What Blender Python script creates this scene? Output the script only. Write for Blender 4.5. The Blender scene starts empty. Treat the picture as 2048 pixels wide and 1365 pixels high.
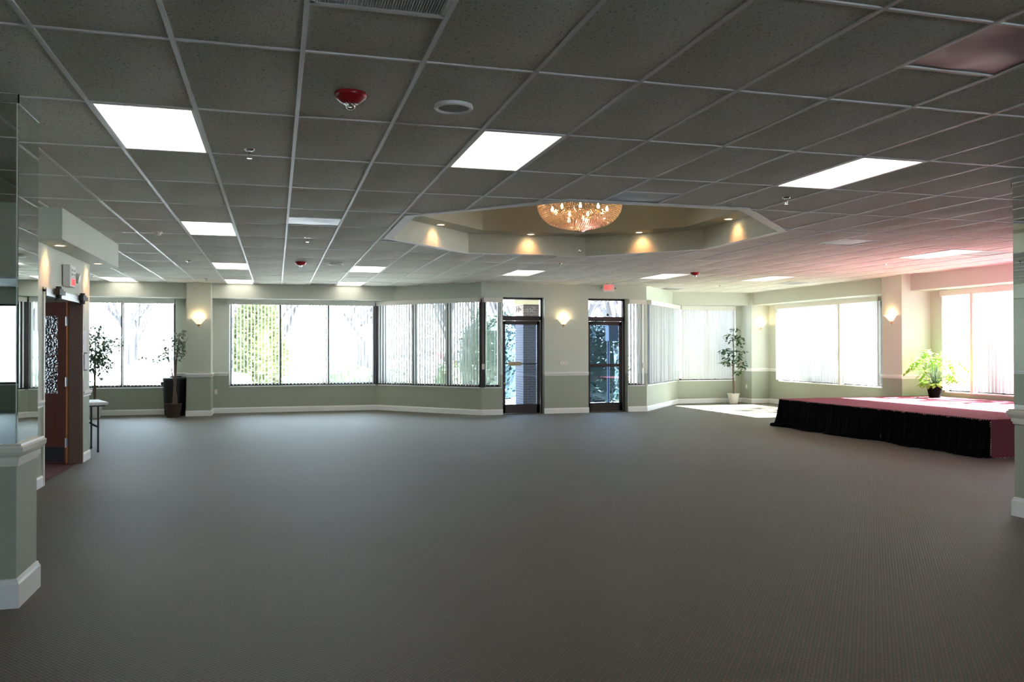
import bpy, bmesh, math, random
from mathutils import Vector, Matrix
random.seed(7)
PI = math.pi
SC = bpy.context.scene
COL = SC.collection
CE = 2.986          # ceiling height
S = 0.6096          # two-foot module
GX, GY = 0.2089, 3.5316
def gx(i): return (i + GX) * S
def gy(j): return (j + GY) * 2 * S

# ------------------------------------------------------------------ helpers
class MB:
    def __init__(s): s.v = []; s.f = []; s.m = []
    def add(s, vs, fs, mi=0):
        n = len(s.v); s.v += [tuple(v) for v in vs]
        for f in fs: s.f.append([n + i for i in f]); s.m.append(mi)
    def box(s, x0, x1, y0, y1, z0, z1, mi=0):
        vs = [(x, y, z) for z in (z0, z1) for (x, y) in ((x0, y0), (x1, y0), (x1, y1), (x0, y1))]
        s.add(vs, [(3, 2, 1, 0), (4, 5, 6, 7), (0, 1, 5, 4), (1, 2, 6, 5), (2, 3, 7, 6), (3, 0, 4, 7)], mi)
    def obox(s, A, B, n0, n1, z0, z1, mi=0):
        """box along plan line A-B, between offsets n0..n1 to its left normal"""
        A = Vector(A[:2]); B = Vector(B[:2]); e = (B - A).normalized(); n = Vector((-e.y, e.x))
        q = [A + n * n0, B + n * n0, B + n * n1, A + n * n1]
        vs = [(p.x, p.y, z) for z in (z0, z1) for p in q]
        s.add(vs, [(3, 2, 1, 0), (4, 5, 6, 7), (0, 1, 5, 4), (1, 2, 6, 5), (2, 3, 7, 6), (3, 0, 4, 7)], mi)
    def prism(s, A, B, prof, mi=0):
        """profile (offset to the left normal, z) swept along plan line A-B"""
        A = Vector(A[:2]); B = Vector(B[:2]); e = (B - A).normalized(); n = Vector((-e.y, e.x)); k = len(prof)
        vs = [(P.x + n.x * o, P.y + n.y * o, z) for P in (A, B) for o, z in prof]
        fs = [(i, (i + 1) % k, k + (i + 1) % k, k + i) for i in range(k)]
        s.add(vs, fs + [tuple(range(k))[::-1], tuple(range(k, 2 * k))], mi)
    def lathe(s, prof, c=(0, 0, 0), n=24, mi=0, a0=0, a1=2 * PI, flute=0, nf=0, cap=False):
        full = abs(a1 - a0 - 2 * PI) < 1e-6; m = n if full else n + 1; vs = []
        for r, z in prof:
            for i in range(m):
                a = a0 + (a1 - a0) * i / n; rr = r * (1 + flute * math.cos(nf * a))
                vs.append((c[0] + rr * math.cos(a), c[1] + rr * math.sin(a), c[2] + z))
        fs = []
        for k in range(len(prof) - 1):
            for i in range(n):
                j = (i + 1) % m
                fs.append((k * m + i, k * m + j, (k + 1) * m + j, (k + 1) * m + i))
        if cap:
            fs.append(tuple(range(m))[::-1]); fs.append(tuple(range((len(prof) - 1) * m, len(prof) * m)))
        s.add(vs, fs, mi)
    def tube(s, pts, rad, n=6, mi=0):
        pts = [Vector(p) for p in pts]
        if not hasattr(rad, '__len__'): rad = [rad] * len(pts)
        vs = []
        for i, p in enumerate(pts):
            d = (pts[min(i + 1, len(pts) - 1)] - pts[max(i - 1, 0)]).normalized()
            a = d.orthogonal().normalized() if i == 0 else (a - d * a.dot(d)).normalized()
            b = d.cross(a)
            for k in range(n):
                t = 2 * PI * k / n; vs.append(p + (a * math.cos(t) + b * math.sin(t)) * rad[i])
        fs = [(i * n + k, i * n + (k + 1) % n, (i + 1) * n + (k + 1) % n, (i + 1) * n + k) for i in range(len(pts) - 1) for k in range(n)]
        fs += [tuple(range(n))[::-1], tuple(range((len(pts) - 1) * n, len(pts) * n))]
        s.add(vs, fs, mi)
    def bead(s, c, r, mi=0):
        x, y, z = c
        s.add([(x + r, y, z), (x - r, y, z), (x, y + r, z), (x, y - r, z), (x, y, z + r * 1.1), (x, y, z - r * 1.1)],
              [(0, 2, 4), (2, 1, 4), (1, 3, 4), (3, 0, 4), (2, 0, 5), (1, 2, 5), (3, 1, 5), (0, 3, 5)], mi)
    def leaf(s, p, d, L, w, mi=0, fold=0.25):
        d = Vector(d).normalized(); side = d.cross(Vector((random.uniform(-.4, .4), random.uniform(-.4, .4), 1)))
        if side.length < 1e-3: side = Vector((1, 0, 0))
        side.normalize(); up = side.cross(d); p = Vector(p)
        m = p + d * L * .45
        s.add([p, m + side * w + up * w * fold, p + d * L, m - side * w + up * w * fold, m], [(0, 4, 1), (1, 4, 2), (2, 4, 3), (3, 4, 0)], mi)
    def build(s, name, mats, parent=None, smooth=False, loc=None):
        me = bpy.data.meshes.new(name)
        if loc is not None:
            L = Vector(loc); s.v = [tuple(Vector(v) - L) for v in s.v]
        me.from_pydata(s.v, [], s.f)
        if not isinstance(mats, (list, tuple)): mats = [mats]
        for m in mats: me.materials.append(m)
        if len(mats) > 1:
            for p, mi in zip(me.polygons, s.m): p.material_index = mi
        if smooth:
            for p in me.polygons: p.use_smooth = True
        me.update()
        o = bpy.data.objects.new(name, me); COL.objects.link(o)
        if loc is not None and not parent: o.location = loc
        if parent:
            o.parent = parent
        return o

def tag(o, label=None, cat=None, group=None, kind=None):
    if label: o['label'] = label
    if cat: o['category'] = cat
    if group: o['group'] = group
    if kind: o['kind'] = kind
    return o
def empty(name, loc=(0, 0, 0), rz=0):
    o = bpy.data.objects.new(name, None); COL.objects.link(o); o.location = loc; o.rotation_euler = (0, 0, rz)
    o.empty_display_size = .1
    return o
def thing(name, label, cat, loc=(0, 0, 0), rz=0, group=None):
    return tag(empty(name, loc, rz), label, cat, group)
def struct(o): o['kind'] = 'structure'; return o
def kids(o): return [c for c in bpy.data.objects if c.parent == o]
def copy_tree(o, parent=None):
    c = o.copy(); COL.objects.link(c)
    if parent: c.parent = parent
    for ch in kids(o): copy_tree(ch, c)
    return c

# ------------------------------------------------------------------ materials
def newmat(name):
    m = bpy.data.materials.new(name); m.use_nodes = True; nt = m.node_tree
    for n in list(nt.nodes): nt.nodes.remove(n)
    out = nt.nodes.new('ShaderNodeOutputMaterial')
    return m, nt, out
def N(nt, t, **k):
    n = nt.nodes.new(t)
    for a, b in k.items():
        if a.startswith('i_'):
            n.inputs[a[2:].replace('_', ' ')].default_value = b
        else: setattr(n, a, b)
    return n
def pbr(name, col, rough=.6, metal=0, spec=.5, bump=0, bscale=60, emis=None, es=0, vary=0, vscale=3, sheen=0, trans=0):
    m, nt, out = newmat(name); L = nt.links
    b = N(nt, 'ShaderNodeBsdfPrincipled'); L.new(b.outputs[0], out.inputs[0])
    b.inputs['Base Color'].default_value = (*col, 1); b.inputs['Roughness'].default_value = rough
    b.inputs['Metallic'].default_value = metal; b.inputs['Specular IOR Level'].default_value = spec
    if sheen: b.inputs['Sheen Weight'].default_value = sheen
    if trans: b.inputs['Transmission Weight'].default_value = trans
    if emis: b.inputs['Emission Color'].default_value = (*emis, 1); b.inputs['Emission Strength'].default_value = es
    geo = N(nt, 'ShaderNodeNewGeometry')
    no = N(nt, 'ShaderNodeTexNoise', i_Scale=vscale if vary else bscale, i_Detail=3.0); L.new(geo.outputs['Position'], no.inputs['Vector'])
    if vary:
        mx = N(nt, 'ShaderNodeMixRGB', blend_type='MIX'); L.new(no.outputs['Fac'], mx.inputs[0])
        mx.inputs[1].default_value = (*[c * (1 - vary) for c in col], 1); mx.inputs[2].default_value = (*[min(1, c * (1 + vary)) for c in col], 1)
        L.new(mx.outputs[0], b.inputs['Base Color'])
    if bump:
        n2 = N(nt, 'ShaderNodeTexNoise', i_Scale=bscale, i_Detail=4.0); L.new(geo.outputs['Position'], n2.inputs['Vector'])
        bp = N(nt, 'ShaderNodeBump', i_Strength=bump, i_Distance=.01); L.new(n2.outputs['Fac'], bp.inputs['Height']); L.new(bp.outputs[0], b.inputs['Normal'])
    return m
def emit(name, col, st):
    m, nt, out = newmat(name); e = N(nt, 'ShaderNodeEmission'); e.inputs[0].default_value = (*col, 1); e.inputs[1].default_value = st
    nt.links.new(e.outputs[0], out.inputs[0]); return m
def math_(nt, op, a, b=None):
    n = nt.nodes.new('ShaderNodeMath'); n.operation = op
    for i, x in enumerate((a, b)):
        if x is None: continue
        if isinstance(x, (int, float)): n.inputs[i].default_value = x
        else: nt.links.new(x, n.inputs[i])
    return n.outputs[0]
def mixc(nt, f, a, b, blend='MIX'):
    n = nt.nodes.new('ShaderNodeMixRGB'); n.blend_type = blend
    for i, x in enumerate((f, a, b)):
        if isinstance(x, (int, float)): n.inputs[i].default_value = x
        elif isinstance(x, tuple): n.inputs[i].default_value = (*x, 1)
        else: nt.links.new(x, n.inputs[i])
    return n.outputs[0]

def mat_wall():
    m, nt, out = newmat('sage_paint'); L = nt.links
    b = N(nt, 'ShaderNodeBsdfPrincipled', i_Roughness=.55); L.new(b.outputs[0], out.inputs[0])
    b.inputs['Specular IOR Level'].default_value = .3
    g = N(nt, 'ShaderNodeNewGeometry'); sx = N(nt, 'ShaderNodeSeparateXYZ'); L.new(g.outputs['Position'], sx.inputs[0])
    up = math_(nt, 'GREATER_THAN', sx.outputs['Z'], .90)
    c = mixc(nt, up, (.40, .425, .335), (.64, .665, .575))
    no = N(nt, 'ShaderNodeTexNoise', i_Scale=1.3, i_Detail=3.0); L.new(g.outputs['Position'], no.inputs['Vector'])
    v = math_(nt, 'MULTIPLY_ADD', no.outputs['Fac'], .12); nt.nodes[-1].inputs[2].default_value = .94
    c2 = mixc(nt, 1.0, c, v, 'MULTIPLY'); L.new(c2, b.inputs['Base Color'])
    n2 = N(nt, 'ShaderNodeTexNoise', i_Scale=240.0, i_Detail=2.0); L.new(g.outputs['Position'], n2.inputs['Vector'])
    bp = N(nt, 'ShaderNodeBump', i_Strength=.12, i_Distance=.004); L.new(n2.outputs['Fac'], bp.inputs['Height']); L.new(bp.outputs[0], b.inputs['Normal'])
    return m
def mat_tile():
    m, nt, out = newmat('fissured_ceiling_tile'); L = nt.links
    b = N(nt, 'ShaderNodeBsdfPrincipled', i_Roughness=.9); L.new(b.outputs[0], out.inputs[0]); b.inputs['Specular IOR Level'].default_value = .1
    g = N(nt, 'ShaderNodeNewGeometry')
    mp = N(nt, 'ShaderNodeMapping'); mp.inputs['Scale'].default_value = (1, .45, 1); L.new(g.outputs['Position'], mp.inputs[0])
    no = N(nt, 'ShaderNodeTexNoise', i_Scale=125.0, i_Detail=3.0, i_Distortion=1.2); L.new(mp.outputs[0], no.inputs['Vector'])
    pit = math_(nt, 'LESS_THAN', no.outputs['Fac'], .385)
    fine = N(nt, 'ShaderNodeTexNoise', i_Scale=420.0, i_Detail=2.0); L.new(g.outputs['Position'], fine.inputs['Vector'])
    big = N(nt, 'ShaderNodeTexNoise', i_Scale=.9, i_Detail=3.0); L.new(g.outputs['Position'], big.inputs['Vector'])
    base = mixc(nt, big.outputs['Fac'], (.74, .73, .655), (.83, .82, .765))
    base = mixc(nt, math_(nt, 'MULTIPLY', fine.outputs['Fac'], .35), base, (.42, .40, .33))
    c = mixc(nt, math_(nt, 'MULTIPLY', pit, .62), base, (.12, .10, .07)); L.new(c, b.inputs['Base Color'])
    bp = N(nt, 'ShaderNodeBump', i_Strength=.4, i_Distance=.004); L.new(no.outputs['Fac'], bp.inputs['Height']); L.new(bp.outputs[0], b.inputs['Normal'])
    return m
def mat_carpet():
    m, nt, out = newmat('woven_carpet'); L = nt.links
    b = N(nt, 'ShaderNodeBsdfPrincipled', i_Roughness=.55); L.new(b.outputs[0], out.inputs[0])
    b.inputs['Specular IOR Level'].default_value = .34; b.inputs['Sheen Weight'].default_value = .17; b.inputs['Sheen Roughness'].default_value = .30; b.inputs['Sheen Tint'].default_value = (.80, .92, 1.0, 1)
    g = N(nt, 'ShaderNodeNewGeometry'); sx = N(nt, 'ShaderNodeSeparateXYZ'); L.new(g.outputs['Position'], sx.inputs[0])
    P = .0235
    v = math_(nt, 'DIVIDE', sx.outputs['Y'], P * .62); u = math_(nt, 'ADD', math_(nt, 'DIVIDE', sx.outputs['X'], P), math_(nt, 'MULTIPLY', math_(nt, 'FLOOR', v), .5))
    fu = math_(nt, 'FRACT', u); fv = math_(nt, 'FRACT', v)
    # loop domes: sin(pi fu)*sin(pi fv)
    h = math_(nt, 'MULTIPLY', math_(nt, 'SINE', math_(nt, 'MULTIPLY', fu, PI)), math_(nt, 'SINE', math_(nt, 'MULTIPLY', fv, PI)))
    cx = N(nt, 'ShaderNodeCombineXYZ'); L.new(math_(nt, 'FLOOR', u), cx.inputs[0]); L.new(math_(nt, 'FLOOR', v), cx.inputs[1])
    wn = N(nt, 'ShaderNodeTexWhiteNoise', noise_dimensions='2D'); L.new(cx.outputs[0], wn.inputs['Vector'])
    par = math_(nt, 'MODULO', math_(nt, 'ABSOLUTE', math_(nt, 'ADD', math_(nt, 'FLOOR', u), math_(nt, 'FLOOR', v))), 2)
    ca = mixc(nt, par, (.160, .112, .060), (.114, .107, .058))
    ca = mixc(nt, math_(nt, 'MULTIPLY', wn.outputs['Value'], .5), ca, (.10, .08, .05))
    big = N(nt, 'ShaderNodeTexNoise', i_Scale=.6, i_Detail=4.0); L.new(g.outputs['Position'], big.inputs['Vector'])
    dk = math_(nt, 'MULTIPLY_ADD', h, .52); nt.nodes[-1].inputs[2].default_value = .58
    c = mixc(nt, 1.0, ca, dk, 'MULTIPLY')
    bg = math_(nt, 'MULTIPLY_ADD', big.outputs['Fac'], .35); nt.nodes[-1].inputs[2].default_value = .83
    c = mixc(nt, 1.0, c, bg, 'MULTIPLY'); seam = math_(nt, 'MULTIPLY', math_(nt, 'LESS_THAN', math_(nt, 'ABSOLUTE', math_(nt, 'SUBTRACT', sx.outputs['Y'], 10.12)), .006), math_(nt, 'LESS_THAN', sx.outputs['X'], 1.6))
    c = mixc(nt, math_(nt, 'MULTIPLY', seam, .7), c, (.01, .01, .01)); L.new(c, b.inputs['Base Color'])
    fz = N(nt, 'ShaderNodeTexNoise', i_Scale=500.0, i_Detail=2.0); L.new(g.outputs['Position'], fz.inputs['Vector'])
    hh = math_(nt, 'ADD', h, math_(nt, 'MULTIPLY', fz.outputs['Fac'], .35))
    bp = N(nt, 'ShaderNodeBump', i_Strength=.55, i_Distance=.004); L.new(hh, bp.inputs['Height']); L.new(bp.outputs[0], b.inputs['Normal'])
    return m
def mat_glass(name, tint, refl=1.0):
    m, nt, out = newmat(name); L = nt.links
    t = N(nt, 'ShaderNodeBsdfTransparent'); t.inputs[0].default_value = (*tint, 1)
    gl = N(nt, 'ShaderNodeBsdfGlossy', i_Roughness=0.0)
    fr = N(nt, 'ShaderNodeFresnel', i_IOR=1.5); mx = N(nt, 'ShaderNodeMixShader')
    L.new(math_(nt, 'MULTIPLY', fr.outputs[0], refl), mx.inputs[0]); L.new(t.outputs[0], mx.inputs[1]); L.new(gl.outputs[0], mx.inputs[2]); L.new(mx.outputs[0], out.inputs[0])
    return m
def mat_translucent(name, col, tr, f=.5, gloss=0.0):
    m, nt, out = newmat(name); L = nt.links
    d = N(nt, 'ShaderNodeBsdfDiffuse'); d.inputs[0].default_value = (*col, 1)
    t = N(nt, 'ShaderNodeBsdfTranslucent'); t.inputs[0].default_value = (*tr, 1)
    mx = N(nt, 'ShaderNodeMixShader'); mx.inputs[0].default_value = f
    L.new(d.outputs[0], mx.inputs[1]); L.new(t.outputs[0], mx.inputs[2]); L.new(mx.outputs[0], out.inputs[0])
    return m
def mat_brick():
    m, nt, out = newmat('brown_brick'); L = nt.links
    b = N(nt, 'ShaderNodeBsdfPrincipled', i_Roughness=.85); L.new(b.outputs[0], out.inputs[0])
    tc = N(nt, 'ShaderNodeNewGeometry'); sx = N(nt, 'ShaderNodeSeparateXYZ'); L.new(tc.outputs['Position'], sx.inputs[0])
    cx = N(nt, 'ShaderNodeCombineXYZ'); L.new(math_(nt, 'ADD', sx.outputs['X'], sx.outputs['Y']), cx.inputs[0]); L.new(sx.outputs['Z'], cx.inputs[1])
    br = N(nt, 'ShaderNodeTexBrick', i_Scale=1.0); L.new(cx.outputs[0], br.inputs['Vector'])
    br.inputs['Brick Width'].default_value = .20; br.inputs['Row Height'].default_value = .062; br.inputs['Mortar Size'].default_value = .006
    br.inputs['Color1'].default_value = (.16, .10, .085, 1); br.inputs['Color2'].default_value = (.12, .08, .075, 1); br.inputs['Mortar'].default_value = (.26, .24, .23, 1)
    L.new(br.outputs['Color'], b.inputs['Base Color']); return m
def mat_wood():
    m, nt, out = newmat('dark_red_wood'); L = nt.links
    b = N(nt, 'ShaderNodeBsdfPrincipled', i_Roughness=.35); L.new(b.outputs[0], out.inputs[0])
    g = N(nt, 'ShaderNodeNewGeometry'); mp = N(nt, 'ShaderNodeMapping'); mp.inputs['Scale'].default_value = (30, 30, 2); L.new(g.outputs['Position'], mp.inputs[0])
    no = N(nt, 'ShaderNodeTexNoise', i_Scale=1.0, i_Detail=5.0); L.new(mp.outputs[0], no.inputs['Vector'])
    L.new(mixc(nt, no.outputs['Fac'], (.10, .028, .018), (.20, .06, .035)), b.inputs['Base Color']); return m
def mat_pebble():
    m, nt, out = newmat('pebbled_glass'); L = nt.links
    b = N(nt, 'ShaderNodeBsdfPrincipled', i_Roughness=.12); L.new(b.outputs[0], out.inputs[0])
    b.inputs['Base Color'].default_value = (.42, .45, .45, 1); b.inputs['Specular IOR Level'].default_value = 1.0; b.inputs['Metallic'].default_value = .9
    g = N(nt, 'ShaderNodeNewGeometry'); no = N(nt, 'ShaderNodeTexNoise', i_Scale=38.0, i_Detail=1.0); L.new(g.outputs['Position'], no.inputs['Vector'])
    bp = N(nt, 'ShaderNodeBump', i_Strength=.9, i_Distance=.02); L.new(no.outputs['Fac'], bp.inputs['Height']); L.new(bp.outputs[0], b.inputs['Normal']); return m

M = dict(
    wall=mat_wall(), tile=mat_tile(), carpet=mat_carpet(), wood=mat_wood(), brick=mat_brick(), pebble=mat_pebble(),
    white=pbr('white_trim_paint', (.88, .87, .84), .4), cream=pbr('cream_trim', (.74, .70, .60), .4),
    tbar=pbr('grid_metal', (.80, .79, .77), .45), dark=pbr('bronze_aluminium', (.045, .035, .032), .35, .3),
    glass=mat_glass('clear_glass', (.93, .96, .97)), dglass=mat_glass('tinted_door_glass', (.55, .65, .78), 1.5),
    vane=mat_translucent('vinyl_vane', (.80, .79, .74), (.80, .80, .80), .40), vane2=mat_translucent('closed_vinyl_vane', (.72, .72, .70), (.40, .42, .45), .12), valance=pbr('ivory_vinyl', (.84, .81, .74), .45),
    diff=emit('panel_light', (1.0, .93, .84), 2.8), lamp=emit('lamp_face', (1.0, .72, .42), 14.0), bulb=emit('warm_bulb', (1.0, .66, .36), 40.0),
    shade=pbr('frosted_shade', (.95, .9, .8), .4, emis=(1.0, .80, .50), es=.8),
    mirror=pbr('mirror_glass', (.80, .86, .82), .0, 1.0), bevel=pbr('mirror_bevel', (.85, .9, .92), .04, 1.0),
    chrome=pbr('chrome', (.75, .75, .75), .12, 1.0), steel=pbr('brushed_steel', (.6, .6, .6), .35, 1.0), gold=pbr('brass', (.85, .58, .28), .25, 1.0),
    black=pbr('black_plastic', (.006, .006, .007), .5), bcloth=pbr('black_velour', (.004, .004, .0045), .95, spec=.06, bump=.3, bscale=30),
    red=pbr('red_stage_carpet', (.27, .070, .098), .9, spec=.15, bump=.4, bscale=300, vary=.12, vscale=4), redpl=pbr('red_plastic', (.42, .012, .022), .3),
    maroon=pbr('maroon_lobby_carpet', (.09, .018, .022), .9), lob=pbr('lobby_wall', (.10, .08, .06), .7),
    leaf=pbr('ficus_leaf', (.05, .11, .045), .4, vary=.35, vscale=9), leaf2=pbr('variegated_leaf', (.17, .22, .15), .45, vary=.5, vscale=14),
    leaf3=mat_translucent('bright_leaf', (.20, .36, .07), (.35, .55, .08), .35),
    bark=pbr('bark', (.16, .11, .075), .85, bump=.5, bscale=40), soil=pbr('soil', (.05, .035, .025), .95), pot=pbr('white_pot', (.78, .75, .68), .5),
    wicker=pbr('dark_wicker', (.045, .022, .016), .6, bump=1.0, bscale=90), plate=pbr('ivory_plate', (.72, .70, .60), .4),
    tabletop=pbr('table_top', (.88, .87, .84), .4), gry=pbr('grey_metal_leg', (.05, .05, .055), .4, .5), pap=pbr('paper', (.85, .86, .88), .7),
    grille=pbr('grey_grille', (.36, .36, .34), .45, .3), disc=pbr('satin_diffuser', (.24, .24, .235), .42, .22), spk=pbr('speaker_mesh', (.42, .43, .40), .6),
    jamb=pbr('brown_jamb', (.20, .13, .10), .4), oak=pbr('orange_oak', (.50, .19, .06), .45), exitp=pbr('exit_white', (.82, .80, .78), .45),
    exitr=pbr('exit_red', (.75, .05, .06), .5, emis=(1, .08, .08), es=.9), lens=mat_glass('clear_dome', (.95, .95, .95), 2.0),
    lett=pbr('frosted_lettering', (.30, .32, .32), .6), brass2=pbr('push_bar', (.50, .36, .20), .3, .8),
    grass=pbr('lawn', (.05, .085, .025), .9, vary=.3, vscale=2), paving=pbr('concrete', (.46, .45, .43), .85, vary=.12, vscale=.8),
    asphalt=pbr('asphalt', (.34, .34, .35), .9, vary=.1, vscale=.5), stucco=pbr('white_stucco', (.80, .80, .78), .8), roofm=pbr('shingle', (.40, .38, .37), .85),
    con=pbr('conifer_needles', (.14, .165, .055), .7, vary=.4, vscale=1.2), hedge=pbr('hedge_leaf', (.055, .09, .03), .6, vary=.45, vscale=3),
    shrub=pbr('dark_shrub_leaf', (.018, .033, .022), .45, vary=.5, vscale=7), twig=pbr('bare_twig', (.028, .026, .028), .8), carw=pbr('white_car_paint', (.82, .83, .85), .2),
    carr=pbr('red_car_paint', (.18, .02, .02), .25), carg=pbr('car_window', (.03, .05, .06), .08), tyre=pbr('tyre', (.03, .03, .03), .8), stain=pbr('beige_siding', (.68, .58, .40), .7),
    postm=pbr('grey_post', (.07, .085, .12), .5),
)
# crystal: mostly refractive with a bright glint
def crystal():
    m, nt, out = newmat('crystal'); L = nt.links
    t = N(nt, 'ShaderNodeBsdfTransparent'); t.inputs[0].default_value = (1.0, .94, .88, 1)
    g = N(nt, 'ShaderNodeBsdfGlossy', i_Roughness=.06); g.inputs[0].default_value = (1, .93, .85, 1)
    tr = N(nt, 'ShaderNodeBsdfTranslucent'); tr.inputs[0].default_value = (1, .84, .70, 1)
    a = N(nt, 'ShaderNodeMixShader'); a.inputs[0].default_value = .45; b = N(nt, 'ShaderNodeMixShader'); b.inputs[0].default_value = .22
    L.new(g.outputs[0], a.inputs[1]); L.new(tr.outputs[0], a.inputs[2]); L.new(a.outputs[0], b.inputs[1]); L.new(t.outputs[0], b.inputs[2]); L.new(b.outputs[0], out.inputs[0])
    return m
M['crystal'] = crystal()

# ------------------------------------------------------------------ camera
F_PX, YAW, PIT, ROL = 1676.7, .2744, .0086, -.0016
f = Vector((math.sin(YAW) * math.cos(PIT), math.cos(YAW) * math.cos(PIT), math.sin(PIT)))
r = Vector((math.cos(YAW), -math.sin(YAW), 0)); u = r.cross(f)
c_, s_ = math.cos(ROL), math.sin(ROL); r2 = r * c_ + u * s_; u2 = u * c_ - r * s_
cd = bpy.data.cameras.new('camera'); cam = bpy.data.objects.new('camera', cd); COL.objects.link(cam); SC.camera = cam
cd.sensor_width = 36; cd.lens = F_PX / 2048 * 36; cd.clip_start = .05; cd.clip_end = 500
mw = Matrix((r2, u2, -f)).transposed().to_4x4(); mw.translation = (0, 0, 1.5); cam.matrix_world = mw

# ------------------------------------------------------------------ walls
T = .22
SILL, HEAD = .62, 2.60
def wall(name, A, B, opens=(), z1=3.96, mat='wall', th=T):
    """A->B with the room on the RIGHT of the direction; the thickness goes to the left"""
    m = MB(); A = Vector(A); B = Vector(B); L = (B - A).length; e = (B - A) / L
    s = 0
    for (a, b, lo, hi) in sorted(opens):
        if a > s: m.obox(A + e * s, A + e * a, 0, th, -.02, z1)
        if lo > 0: m.obox(A + e * a, A + e * b, 0, th, -.02, lo)
        if hi < z1: m.obox(A + e * a, A + e * b, 0, th, hi, z1)
        s = b
    if s < L: m.obox(A + e * s, B, 0, th, -.02, z1)
    return struct(m.build(name, M[mat]))
def along(A, B, s):
    A = Vector(A); B = Vector(B); return A + (B - A).normalized() * s
def window(n, A, B, s0, s1, mull, z0=SILL, z1=HEAD, mw=.03):
    """dark aluminium window; s along A->B, mull = mullion centres"""
    w = struct(empty('window_%d' % n, (*along(A, B, (s0 + s1) / 2), z0)))
    def put(mb, name, mat):
        for i, v in enumerate(mb.v): mb.v[i] = tuple(Vector(v) - w.location)
        return mb.build(name, M[mat], w)
    P = lambda s: along(A, B, s)
    a, b = .09, .15; fw = .05
    m = MB(); m.obox(P(s0), P(s0 + fw), a, b, z0, z1); m.obox(P(s1 - fw), P(s1), a, b, z0, z1)
    m.obox(P(s0), P(s1), a, b, z0, z0 + .055); m.obox(P(s0), P(s1), a, b, z1 - fw, z1)
    for x in mull: m.obox(P(x - mw), P(x + mw), a - .02 - (mw - .03) * 1.5, b, z0, z1)
    put(m, 'window_frame', 'dark')
    m = MB(); m.obox(P(s0), P(s1), -.012, a, z0 - .02, z0 + .004); put(m, 'window_sill', 'white')
    xs = [s0] + list(mull) + [s1]
    for p, q in zip(xs[:-1], xs[1:]):
        g = MB(); g.obox(P(p + .03), P(q - .03), .118, .124, z0 + .05, z1 - .045); put(g, 'glass_pane', 'glass')
    return w
YF = 20.6; XR = 12.9
# outline, room on the right-hand side of each direction
P_w1 = ((-4.45, YF), (2.35, YF)); P_bl = ((2.35, YF), (4.42, 18.25)); P_dw = ((4.42, 18.25), (8.45, 18.25))
P_br = ((8.45, 18.25), (10.42, 20.55)); P_w3 = ((10.42, 20.55), (XR, 20.55)); P_rw = ((XR, 20.6), (XR, -12))
ox = 4.45
wall('wall_far', *P_w1, opens=[(ox - 4.30, ox - 2.22, SILL, HEAD), (ox - 1.05, ox + 2.34, SILL, HEAD)])
wall('wall_bay_left', *P_bl, opens=[(.08, 3.10, SILL, HEAD)])
wall('wall_entrance', *P_dw, opens=[(.07, .46, SILL, HEAD), (.50, 1.49, 0, 2.66), (2.56, 3.54, 0, 2.66), (3.56, 3.98, SILL, HEAD)])
wall('wall_bay_right', *P_br, opens=[(.06, 2.98, SILL, HEAD)])
wall('wall_far_right', *P_w3, opens=[(.05, 1.76, SILL, HEAD)])
RWIN = [(15.63, 19.60), (9.86, 13.82)]
wall('wall_right', *P_rw, opens=[(20.6 - b, 20.6 - a, SILL, HEAD) for a, b in RWIN])
window(1, *P_w1, ox - 4.30, ox - 2.22, [ox - 3.35])
window(2, *P_w1, ox - 1.05, ox + 2.34, [ox + .09, ox + 1.233])
window(3, *P_bl, .08, 3.10, [.16, 1.14, 2.15], mw=.055)
window(4, *P_dw, .07, .46, [])
window(5, *P_dw, 3.56, 3.98, [])
window(6, *P_br, .06, 2.98, [1.05, 2.0])
for nm, P1, P2 in (('trim_corner_post_far', (*P_w1, 6.78, 6.80), (*P_bl, 0, .20)), ('trim_corner_post_entrance', (*P_bl, 3.08, 3.13), (*P_dw, 0, .10))):
    q = MB()
    for (A_, B_, a_, b_) in (P1, P2): q.obox(along(A_, B_, a_), along(A_, B_, b_), -.006, .10, SILL + .003, HEAD)
    struct(q.build(nm, M['dark']))
window(7, *P_w3, .05, 1.76, [.9])
k = 8
for a, b in RWIN:
    window(k, *P_rw, 20.6 - b, 20.6 - a, [20.6 - b + (b - a) * .335, 20.6 - b + (b - a) * .667]); k += 1
# left side: alcove beyond the lobby door wall, the lobby, the back of the room
XL = -2.46
wall('wall_alcove_left', (-4.45, 12.62), (-4.45, YF))
wall('wall_alcove_back', (XL - .06, 12.62), (-4.45, 12.62), th=.10)
DY0, DY1, DZ = 10.26, 12.11, 2.13
wall('wall_left', (XL, 4.5), (XL, 12.62), opens=[(DY0 - 4.5, DY1 - 4.5, 0, DZ)], th=.14)
wall('wall_left_return', (-10, 4.5), (XL, 4.5), th=.14)
wall('wall_back_left', (-10, -12), (-10, 4.5))
wall('wall_back', (XR, -12), (-10, -12), opens=[(XR + 6.05, XR + 8.6, .64, 2.6), (XR - 11, XR - 4, .64, 2.6)])
window(11, (XR, -12), (-10, -12), XR - 11, XR - 4, [XR - 8.3, XR - 6.7], .64, 2.6)  # unseen window, added so skylight brightens the near ceiling
window(10, (XR, -12), (-10, -12), XR + 6.05, XR + 8.6, [XR + 7.3], .64, 2.6)
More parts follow.
